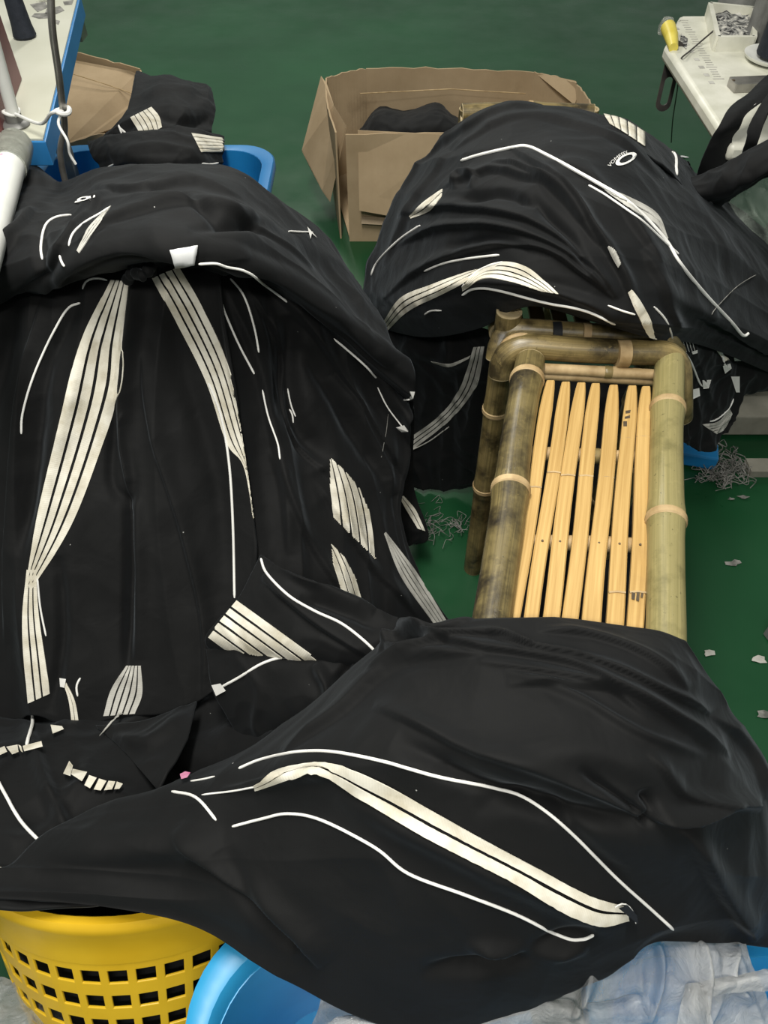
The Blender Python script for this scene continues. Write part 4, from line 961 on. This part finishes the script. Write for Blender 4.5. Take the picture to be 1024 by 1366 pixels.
U = sheet('black_garment', [
 [(-70, 330, .55), (40, 262, .6), (90, 272, .62), (150, 250, .65), (230, 240, .68), (310, 250, .66), (365, 280, .6), (420, 320, .5), (450, 370, .42)],
 [(-70, 300, .70), (32, 222, .72), (82, 250, .72), (140, 229, .78), (220, 221, .82), (305, 231, .80), (358, 262, .74), (420, 306, .62), (464, 368, .50)],
 [(-70, 345, .78), (15, 290, .82), (85, 288, .84), (150, 270, .88), (230, 268, .90), (310, 276, .88), (375, 308, .80), (440, 355, .68), (510, 425, .56)],
 [(-70, 385, .80), (10, 345, .84), (85, 325, .88), (150, 315, .91), (230, 315, .92), (312, 322, .89), (385, 358, .80), (460, 418, .68), (546, 485, .56)],
 [(-70, 420, .78), (10, 388, .81), (85, 364, .85), (150, 352, .875), (230, 346, .88), (305, 350, .86), (375, 382, .78), (452, 442, .66), (553, 525, .50)],
 [(-70, 440, .72), (10, 405, .75), (85, 375, .79), (150, 358, .81), (230, 350, .81), (305, 353, .80), (375, 388, .73), (450, 450, .61), (545, 535, .46)]], (210, 250),
 folds=[([(30, 400), (90, 360), (160, 335), (240, 335), (330, 340)], 9, .014, 'step'), ([(120, 250), (180, 255), (250, 240), (330, 260)], 7, .010, 'step'),
        ([(110, 330), (170, 290), (250, 275), (340, 300), (420, 360)], 8, .012, 'step'), ([(60, 370), (100, 320), (130, 280), (150, 255)], 7, .010, 'step'),
        ([(200, 255), (240, 262), (300, 300), (350, 300)], 6, -.010), ([(60, 300), (60, 350), (70, 390)], 8, -.010), ([(250, 310), (330, 300), (420, 340), (480, 400)], 8, -.010),
        ([(270, 350), (350, 360), (440, 420), (520, 490)], 9, .016, 'step'), ([(-40, 380), (20, 330), (50, 280)], 8, .014, 'step'), ([(-30, 420), (30, 390), (90, 345)], 6, -.010)],
 pleat=('u', 5, .009, 2.0), rumple=(.007, 6), seed=24, crease=0.4)
tag(U, 'black garment wrapped over the top of the left heap, with a small white paper tag', 'clothing')
cord(U, [(57, 348), (54, 330), (60, 302), (75, 290), (97, 287)], 3.4)
cord(U, [(92, 330), (97, 312), (115, 296), (133, 286), (148, 276)], 3)
band(U, [(103, 335), (118, 305), (140, 282)], [(106, 338), (128, 305), (148, 275)], 3, .2, 'tape_grey', K=30)
cord(U, [(80, 340), (83, 350), (87, 356)], 3.4)
cord(U, [(262, 350), (290, 350), (330, 362), (375, 392), (415, 425), (460, 460), (495, 492), (512, 520), (530, 531), (548, 530)], 4, lift=0.005)
cord(U, [(383, 309), (400, 310), (418, 310)], 3)
tab(U, [(545, 522), (553, 521), (552, 533), (544, 533)])
tab(U, [(408, 304), (432, 308), (414, 313), (412, 320)]) 
marks_on(U, oval(112, 266, 9, 2.6, math.radians(-14), 0.5) + [[(100, 272), (101, 269.5), (120, 266.5), (122, 268.5)], [(118, 263), (126, 261), (126, 264), (119, 266)]], 'oval_logo')
patch(U, [(226, 334), (262, 329), (258, 351), (233, 354)])

G7 = sheet('black_garment', [
 [(348, 740, .50), (398, 770, .52), (455, 790, .50), (530, 826, .47)],
 [(318, 798, .46), (372, 815, .49), (440, 832, .50), (524, 856, .48)],
 [(275, 848, .41), (340, 862, .44), (425, 876, .46), (514, 890, .47)],
 [(290, 872, .34), (340, 885, .36), (425, 895, .38), (514, 905, .40)]], (110, 130), rumple=(.005, 9), seed=25,
 folds=[([(380, 750), (440, 790), (500, 815)], 9, .012), ([(350, 770), (420, 830), (500, 880)], 9, .010, 'step'), ([(400, 800), (450, 812), (510, 840)], 8, -.010)])
tag(G7, 'folded black trouser end with five cut cream stripes pointing left, between the heaps', 'clothing')
band(G7, [(316, 801), (370, 840), (430, 884)], [(277, 849), (331, 888), (391, 932)], 5, .26, clip=[(316, 799), (428, 884), (300, 868), (276, 851)])
cord(G7, [(348, 744), (356, 765), (385, 795), (420, 816), (455, 832), (485, 855), (509, 878)], 4)

G8 = sheet('black_garment', [
 [(276, 866, .38), (345, 868, .42), (420, 878, .45), (500, 890, .47)],
 [(284, 920, .34), (345, 905, .40), (420, 905, .44), (490, 905, .46)],
 [(306, 962, .30), (352, 965, .34), (410, 950, .40), (470, 925, .44)],
 [(320, 1000, .26), (370, 1000, .30), (420, 980, .34), (470, 950, .38)]], (90, 110), rumple=(.006, 9), seed=26,
 folds=[([(420, 885), (440, 920), (430, 950)], 8, .014), ([(470, 880), (450, 910), (455, 940)], 6, -.012)])
tag(G8, 'black trouser flap with curved white piping ending in a square tab, under the striped end', 'clothing')
cord(G8, [(294, 917), (320, 903), (350, 885), (378, 877), (393, 880)], 4)
tab(G8, [(284, 913), (296, 911), (303, 920), (290, 927)])

LL = sheet('black_garment', [
 [(-80, 900, .08), (40, 905, .10), (140, 905, .10), (240, 905, .14), (330, 915, .20), (400, 930, .25)],
 [(-80, 960, .19), (40, 965, .20), (140, 960, .20), (240, 960, .20), (330, 970, .26), (400, 980, .32)],
 [(-80, 1030, .32), (40, 1030, .33), (140, 1025, .33), (240, 1030, .30), (330, 1035, .37), (400, 1035, .42)],
 [(-80, 1110, .41), (30, 1110, .41), (130, 1100, .40), (235, 1100, .38), (330, 1110, .42), (400, 1110, .45)],
 [(-80, 1215, .43), (20, 1218, .45), (120, 1210, .45), (230, 1190, .44), (330, 1180, .46), (400, 1180, .46)]], (130, 140), pleat=('v', 4, .012, 3), rumple=(.010, 6), seed=27,
 folds=[([(30, 960), (60, 1050), (100, 1130)], 10, .014), ([(200, 960), (230, 1020), (300, 1040)], 14, -.02)])
tag(LL, 'black trouser legs with cut white tape ends sagging toward the yellow basket', 'clothing')
for a in ([(0, 1006), (8, 1003), (9, 1011), (0, 1016)], [(10, 1004), (21, 1001), (24, 1011), (13, 1014)], [(24, 1001), (36, 998), (38, 1007), (27, 1010)], [(38, 998), (49, 995), (50, 1002), (40, 1005)],
          [(92, 1023), (102, 1028), (98, 1043), (85, 1040)], [(102, 1032), (114, 1038), (108, 1046), (100, 1040)], [(116, 1042), (127, 1046), (121, 1056), (112, 1051)], [(130, 1047), (140, 1050), (135, 1060), (126, 1058)], [(142, 1050), (151, 1051), (149, 1059), (139, 1060)], [(153, 1051), (161, 1054), (158, 1059), (152, 1059)],
          [(0, 1160), (19, 1164), (17, 1167), (0, 1165)], [(69, 974), (82, 976), (85, 980), (70, 986)]):
    tab(LL, a, 'tape', lift=0.010)
cord(LL, [(44, 940), (42, 965), (38, 1000)], 4, lift=0.004)
cord(LL, [(-4, 1042), (12, 1070), (28, 1100), (54, 1127)], 4, lift=0.004)
band(LL, [(134, 990), (148, 975), (160, 960)], [(138, 985), (150, 970), (166, 960)], 1, .1, 'tape_grey', K=20, lift=0.012)
G9 = sheet('black_garment', [
 [(128, 968, .25), (190, 962, .27), (262, 935, .28)],
 [(165, 1002, .30), (210, 990, .33), (256, 960, .33)],
 [(212, 1056, .38), (232, 1020, .37), (250, 985, .35)]], (60, 70), rumple=(.004, 9), seed=28, folds=[([(150, 985), (200, 990), (250, 950)], 9, .010)])
tag(G9, 'triangular black cloth corner lying between the left heap and the front sheet', 'clothing')

# ------------------------------------------------------------------ front sheet over the near bench and baskets
F = sheet('black_garment', [
 [(330, 1040, .42), (400, 985, .46), (470, 925, .50), (545, 875, .56), (640, 858, .715), (760, 858, .722), (860, 866, .715), (900, 880, .66)],
 [(285, 1030, .47), (370, 975, .50), (450, 915, .54), (530, 850, .60), (640, 833, .735), (760, 834, .740), (862, 845, .738), (915, 858, .722)],
 [(225, 1062, .46), (320, 1020, .54), (425, 965, .62), (540, 905, .70), (650, 885, .755), (770, 888, .760), (880, 900, .755), (950, 925, .64)],
 [(120, 1095, .43), (275, 1075, .53), (405, 1030, .64), (540, 985, .73), (660, 965, .760), (785, 975, .765), (900, 985, .73), (992, 990, .53)],
 [(50, 1128, .43), (235, 1115, .52), (390, 1090, .61), (540, 1060, .70), (670, 1045, .745), (800, 1060, .745), (925, 1070, .69), (1035, 1062, .47)],
 [(10, 1160, .44), (215, 1158, .49), (375, 1160, .57), (530, 1140, .64), (680, 1130, .69), (820, 1140, .69), (945, 1150, .62), (1065, 1140, .42)],
 [(-40, 1180, .45), (205, 1195, .475), (365, 1240, .51), (525, 1250, .56), (682, 1230, .61), (825, 1210, .61), (945, 1205, .55), (1075, 1210, .38)],
 [(-60, 1196, .455), (215, 1221, .465), (375, 1305, .46), (535, 1362, .43), (682, 1345, .46), (795, 1296, .50), (880, 1242, .53), (1085, 1272, .34)]], (280, 300),
 folds=[([(540, 850), (620, 870), (700, 880), (780, 900), (860, 960)], 9, .010, 'step'), ([(380, 1010), (450, 960), (540, 895), (650, 880)], 9, .012, 'step'),
        ([(530, 840), (560, 850), (600, 870)], 8, .012), ([(640, 890), (760, 910), (860, 940), (950, 1010)], 8, .008, 'step'),
        ([(530, 990), (640, 1040), (740, 1080), (850, 1090)], 14, -.016), ([(840, 1080), (900, 1090), (960, 1075), (1010, 1080)], 9, .016, 'step'),
        ([(850, 1050), (862, 1078), (850, 1095)], 7, -.012), ([(600, 1030), (700, 1020), (800, 1010), (900, 1050)], 20, .008),
        ([(510, 877), (541, 859), (582, 856), (633, 831)], 6, 0.01, 'step'), ([(500, 910), (561, 884), (628, 859), (669, 856), (705, 877)], 6, 0.011, 'step'), ([(654, 856), (715, 877), (807, 895), (889, 928), (940, 954)], 5, 0.009, 'step'), ([(715, 846), (787, 856), (858, 882), (909, 923)], 5, 0.008, 'step'), ([(674, 918), (746, 918), (828, 928), (899, 964), (961, 1015)], 7, 0.007, 'step'), ([(500, 946), (561, 971), (633, 1005), (715, 1030), (807, 1066), (858, 1089)], 9, 0.01, 'step'), ([(766, 1025), (828, 1066), (863, 1087)], 5, -0.01, 'ridge'), ([(940, 954), (991, 1005), (1017, 1066)], 9, 0.009, 'step'), ([(853, 1005), (899, 1056), (961, 1076)], 8, 0.007, 'step'), ([(531, 856), (526, 872), (546, 877)], 5, 0.008, 'ridge'),
        ([(240, 1110), (310, 1170), (380, 1230), (430, 1290)], 13, .012, 'step'), ([(300, 1130), (360, 1230), (400, 1270)], 12, -.010),
        ([(300, 1060), (400, 1040), (450, 1030)], 6, .010), ([(450, 1060), (600, 1130), (740, 1200), (830, 1225)], 16, .010),
        ([(630, 1080), (720, 1060), (780, 1130), (880, 1220)], 14, -.008), ([(900, 1100), (950, 1180), (1000, 1250)], 12, .014, 'step'), ([(560, 1290), (680, 1270), (790, 1230)], 10, -.012),
        ([(620, 1250), (700, 1262), (780, 1252)], 9, .010), ([(670, 900), (760, 930), (850, 980), (930, 1010)], 6, .006), ([(50, 1150), (180, 1130), (300, 1120)], 16, .010)],
 pleat=('u', 4, .009, 2.2), rumple=(.009, 4.5), seed=30, crease=0.25, edge=0.17)
tag(F, 'large black trouser pile with a double cream stripe spread over the near bench and baskets', 'clothing')
cord(F, [(318, 1026), (350, 1013), (400, 1003), (450, 1004), (520, 1018), (590, 1038), (660, 1052), (705, 1068), (760, 1110), (820, 1170), (865, 1210), (898, 1240)], 4)
cord(F, [(309, 1103), (350, 1092), (385, 1085), (430, 1094), (500, 1130), (545, 1165), (620, 1193), (690, 1220), (750, 1250), (775, 1253), (792, 1246)], 4)
band(F, [(340, 1046), (385, 1025), (446, 1020), (508, 1042), (576, 1080), (644, 1118), (713, 1155), (781, 1192), (832, 1208)], [(342, 1053), (388, 1038), (432, 1034), (487, 1069), (552, 1109), (620, 1145), (690, 1181), (755, 1217), (800, 1233), (836, 1226)], 2, .26, K=110, lift=0.0035)
cord(F, [(228, 1056), (262, 1064), (290, 1096)], 4)
cord(F, [(268, 1061), (310, 1055), (345, 1048)], 2.6)
cord(F, [(253, 1043), (272, 1040), (288, 1036)], 2.6)
tab(F, [(242, 1040), (250, 1036), (256, 1038), (253, 1044), (245, 1046)], 'pink', 'pink_end', 0.008)
tab(F, [(815, 1203), (826, 1200), (838, 1212), (842, 1222), (832, 1218)], 'black', 'fabric_loop', 0.012)
cord(F, [(812, 1206), (822, 1199), (832, 1204), (841, 1216), (842, 1226)], 2, lift=0.008)

# ------------------------------------------------------------------ yellow basket
yb_c = P(120, 1222, 0.435)
t = empty('laundry_basket', (yb_c.x, yb_c.y, 0.0)); tag(t, 'round yellow plastic basket with rows of square holes, bottom left', 'basket')
TILT = math.radians(-38)
R1, R0b, HB_ = 0.27, 0.21, 0.33
Rm = Matrix.Rotation(TILT, 3, 'X')
front = Rm @ Vector((0, -R1, HB_))
org = P(125, 1226, 0.43) - front
def bp(th, z, r): return org + Rm @ Vector((r*math.cos(th), r*math.sin(th), z))
def rad_at(z): return R0b+(R1-R0b)*(z/HB_)**0.8
m = MB(); NS = 44; rows = [0.0, 0.033, 0.056, 0.079, 0.102, 0.125, 0.148, 0.171, 0.194, 0.217, 0.240, 0.292]
tw = 0.0035
for i in range(NS):
    a0 = 2*math.pi*i/NS; a3 = 2*math.pi*(i+1)/NS; a1 = a0+(a3-a0)*0.16; a2 = a3-(a3-a0)*0.16
    for j in range(len(rows)-1):
        z0, z1 = rows[j], rows[j+1]; holer = j in (1, 3, 5, 7, 9)
        spans = [(a0, a1), (a2, a3)] if holer else [(a0, a1), (a1, a2), (a2, a3)]
        for p, q in spans:
            m.add([bp(p, z0, rad_at(z0)), bp(q, z0, rad_at(z0)), bp(q, z1, rad_at(z1)), bp(p, z1, rad_at(z1))], [(0, 1, 2, 3)])
bm = bmesh.new(); me = mesh(m.v, m.f); bm.from_mesh(me); bmesh.ops.remove_doubles(bm, verts=bm.verts, dist=0.0004); bmesh.ops.recalc_face_normals(bm, faces=bm.faces); bm.to_mesh(me); bm.free()
b = link('basket_wall', me, 'yellow', None, False); md = b.modifiers.new('thickness', 'SOLIDIFY'); md.thickness = 0.004; md.offset = 0; keep(b, t)
bv = b.modifiers.new('bevel', 'BEVEL'); bv.width = 0.0012; bv.segments = 2; bv.limit_method = 'ANGLE'
prof = [(rad_at(.254), .254), (rad_at(.254)+.004, .2545), (rad_at(.27)+.005, .27), (rad_at(.30)+.007, .300), (R1+.010, .312), (R1+.014, .324), (R1+.012, .332), (R1+.002, .335), (R1-.004, .331), (rad_at(.31)-.002, .31), (rad_at(.254)-.002, .254)]
m = MB(); m.lathe(prof, org, 72, 0, Rm); rm_ = m.build('rim', 'yellow', t, True)
m = MB(); m.lathe([(0, 0.0), (R0b, 0.0), (R0b, 0.004), (0, 0.004)], org, 48, 0, Rm); m.build('base', 'yellow', t)
gi = MB(); gi.lathe([(0, 0.02), (R0b*0.9, 0.02), (rad_at(.15)*0.93, .15), (rad_at(.24)*0.93, .26), (rad_at(.27)*0.8, .310), (0, .32)], org, 40, 0, Rm)
o = gi.build('black_garment', 'cloth', None, True); tag(o, 'black garment stuffed inside the yellow basket, seen through its square holes', 'clothing')

# ------------------------------------------------------------------ light blue baskets
def slotted_basket(cx, cy, w, d, h, label, zt=0.42, r=0.10, slots=()):
    t = empty('storage_basket', (cx, cy, 0)); tag(t, label, 'basket', 'light blue plastic baskets'); z0 = zt-h
    m = MB()
    def lp_(k, off, z): return [(x, y, z) for x, y in rounded(0, 0, (w-2*off)*k, (d-2*off)*k, r*k, 10)]
    L = [lp_(0.72, 0, 0), lp_(1, 0.03, zt-0.03), lp_(1, 0.035, zt-0.03), lp_(0.72, 0.006, 0.005)]
    n = loft(m, L); k = len(m.v)-n; m.f.append(tuple(range(k, k+n))); m.mi.append(0)
    b = m.build('body', 'blue_lt', None, True); b.parent = t
    m = MB(); L = [lp_(1, 0.034, zt-0.03), lp_(1, 0.030, zt-0.012), lp_(1, 0.026, zt-0.004), lp_(1, 0.010, zt), lp_(1, 0.002, zt-0.004), lp_(1, 0, zt-0.016), lp_(1, 0.001, zt-0.03), lp_(1, 0.034, zt-0.03)]
    loft(m, L); b = m.build('rim', 'blue_lt', None, True); b.parent = t
    return t
b1 = slotted_basket(-0.03, 0.17-0.14, 0.42, 0.40, 0.4, 'light blue plastic basket beside the yellow basket, partly under the black cloth', 0.42, 0.12)
yk = 0.17-0.14+0.21-0.040
m = MB()
for px_, a, b_ in ((403, 1306, 1312), (425, 1335, 1375), (403, 1338, 1375), (308, 1352, 1390)):
    p = PY(px_, a, yk-0.012); q = PY(px_, b_, yk-0.022)
    m.box((p+q)/2+Vector((0, 0.0, 0)), (0.011, 0.004, max(0.006, (p-q).length*0.9)), Matrix.Rotation(-0.06, 3, 'X'))
sl = m.build('slot', 'black'); keep(sl, b1)
b2_ = slotted_basket(0.50, 0.12-0.10, 0.50, 0.40, 0.4, 'light blue plastic basket at the bottom right corner, half hidden by clear plastic', 0.40, 0.08)

# ------------------------------------------------------------------ clear plastic
PB = sheet('plastic_bag', [
 [(560, 1340, .40), (680, 1320, .44), (780, 1275, .48), (845, 1232, .50), (900, 1232, .50), (960, 1240, .47), (992, 1244, .45)],
 [(480, 1358, .42), (640, 1350, .45), (760, 1312, .49), (840, 1275, .51), (900, 1270, .51), (955, 1275, .49), (1000, 1285, .46)],
 [(420, 1372, .43), (600, 1372, .45), (740, 1350, .48), (825, 1325, .50), (890, 1322, .50), (955, 1325, .48), (1020, 1325, .45)],
 [(380, 1420, .40), (580, 1420, .42), (720, 1410, .44), (810, 1405, .45), (890, 1405, .45), (960, 1405, .44), (1040, 1400, .42)]], (110, 200),
 folds=[([(800, 1260), (790, 1310), (760, 1360)], 6, .014), ([(870, 1240), (880, 1300), (860, 1366)], 5, .012), ([(925, 1245), (935, 1300), (930, 1366)], 6, .014), ([(700, 1320), (790, 1345), (860, 1330)], 5, -.01), ([(985, 1250), (970, 1300), (1000, 1340)], 6, .012)],
 rumple=(.006, 15), seed=40, crease=0.7, edge=0.3, mat='film', thick=0)
PT = sheet('twisted_end', [[(922, 1312, .505), (960, 1306, .50), (1000, 1298, .49), (1050, 1290, .48)], [(918, 1322, .51), (960, 1316, .508), (1000, 1307, .50), (1050, 1302, .49)], [(926, 1330, .505), (960, 1326, .50), (1000, 1322, .49), (1050, 1320, .48)]], (24, 60), rumple=(.002, 20), seed=44, mat='film', thick=0)
PT.parent = PB
PT2 = sheet('twisted_end', [[(915, 1315, .50), (928, 1312, .51), (940, 1318, .50)], [(908, 1345, .50), (925, 1345, .51), (945, 1345, .50)], [(895, 1400, .48), (920, 1400, .49), (960, 1400, .48)]], (50, 24), rumple=(.003, 20), seed=45, mat='film', thick=0)
PT2.parent = PB
tag(PB, 'crumpled clear plastic bag lying over the light blue basket at the bottom right', 'plastic bag', 'clear plastic bags')
PC = sheet('plastic_bag', [[(430, 1318, .36), (450, 1330, .37), (480, 1345, .38)], [(425, 1345, .37), (450, 1350, .38), (500, 1358, .38)], [(400, 1400, .33), (450, 1400, .34), (520, 1400, .34)]], (60, 70), rumple=(.005, 17), seed=41, crease=2.0, mat='film', thick=0)
tag(PC, 'small clear plastic bag crumpled inside the light blue basket at the bottom centre', 'plastic bag', 'clear plastic bags')
PD = sheet('plastic_bag', [[(-60, 1290, .20), (20, 1310, .2), (100, 1350, .18), (150, 1400, .16)], [(-60, 1400, .22), (20, 1400, .22), (90, 1420, .2), (140, 1450, .18)]], (60, 70), rumple=(.015, 14), seed=42, mat='film', thick=0)
tag(PD, 'clear plastic wrap on the floor below the yellow basket', 'plastic bag')

# ------------------------------------------------------------------ bits on the floor
rnd = random.Random(5)
def scrap(px, py, r, mat='lint', label='', name='paper_scrap', flat_=0.5, cat='scrap', group=None):
    c = P(px, py, 0.001); n = 9; m = MB(); vs = []
    for k in range(n):
        a = 2*math.pi*k/n; q = r*(0.5+0.7*rnd.random()); vs.append((c.x+q*math.cos(a), c.y+q*flat_*math.sin(a), 0.0015+0.003*rnd.random()))
    m.prism(vs, (0, 0, 0.0012)); return tag(m.build(name, mat), label, cat, group)
scrap(978, 752, 0.020, 'lint', 'pale scrap on the green floor, middle of the right side below the table foot')
scrap(945, 872, 0.018, 'tape_grey', 'pale scrap on the floor just right of the pale pole end')
scrap(1010, 881, 0.022, 'tape_grey', 'large pale scrap on the floor below the dark metal corner at the right edge')
scrap(1018, 955, 0.022, 'lint', 'tan scrap on the floor lowest at the right edge')
scrap(990, 664, 0.016, 'lint', 'grey scrap on the floor just below the dust ball')
scrap(975, 666, 0.010, 'lint', 'tiny grey scrap left of the grey scrap below the dust ball')
scrap(912, 213 - 3, 0.020, 'paper', 'small white scrap on the green floor behind the right heap')
for px, py, rr in ((579, 672, 0.012), (536, 690, 0.006)):
    pass
def fluff(px0, py0, px1, py1, n, label, spread=0.04, rad=0.0012, name='lint_clump', h=0.03):
    m = MB()
    for k in range(n):
        c = P(px0+(px1-px0)*rnd.random(), py0+(py1-py0)*rnd.random(), 0.004); p = [c]
        for j in range(6): p.append(p[-1]+Vector((rnd.uniform(-1, 1), rnd.uniform(-1, 1), 0))*spread*0.5); p[-1].z = rnd.uniform(0.002, h)
        m.tube([Vector(q) for q in catmull(np.array([tuple(q) for q in p]), 18)], rad, 4, cap=False)
    o = m.build(name, 'lint'); tag(o, label, 'lint', None, 'stuff'); return o
fluff(935, 615, 985, 640, 60, 'tangled grey dust and thread on the floor in front of the table foot', 0.05)
fluff(565, 695, 620, 712, 22, 'thin dark thread tangle on the green floor left of the dark bamboo leg', 0.04, 0.0007)
fluff(560, 665, 590, 690, 5, 'few pale threads on the green floor beside the left heap', 0.06, 0.0006, h=0.006)
m = MB(); q = P(1030, 855, 0.0); m.box(q+Vector((0.04, 0, 0.03)), (0.10, 0.07, 0.06), Matrix.Rotation(0.3, 3, 'Z')); tag(m.build('stand_base', 'grey_metal', bevel=0.004), 'dark grey metal corner standing on the floor at the right edge', 'metal foot')
m = MB(); q = P(1010, 640, 0.0); m.box((1.30, P(1010, 628, 0).y, 0.012), (0.62, 0.05, 0.022)); tag(m.build('wooden_batten', 'beige'), 'flat dusty strip on the floor in front of the table foot', 'strip')
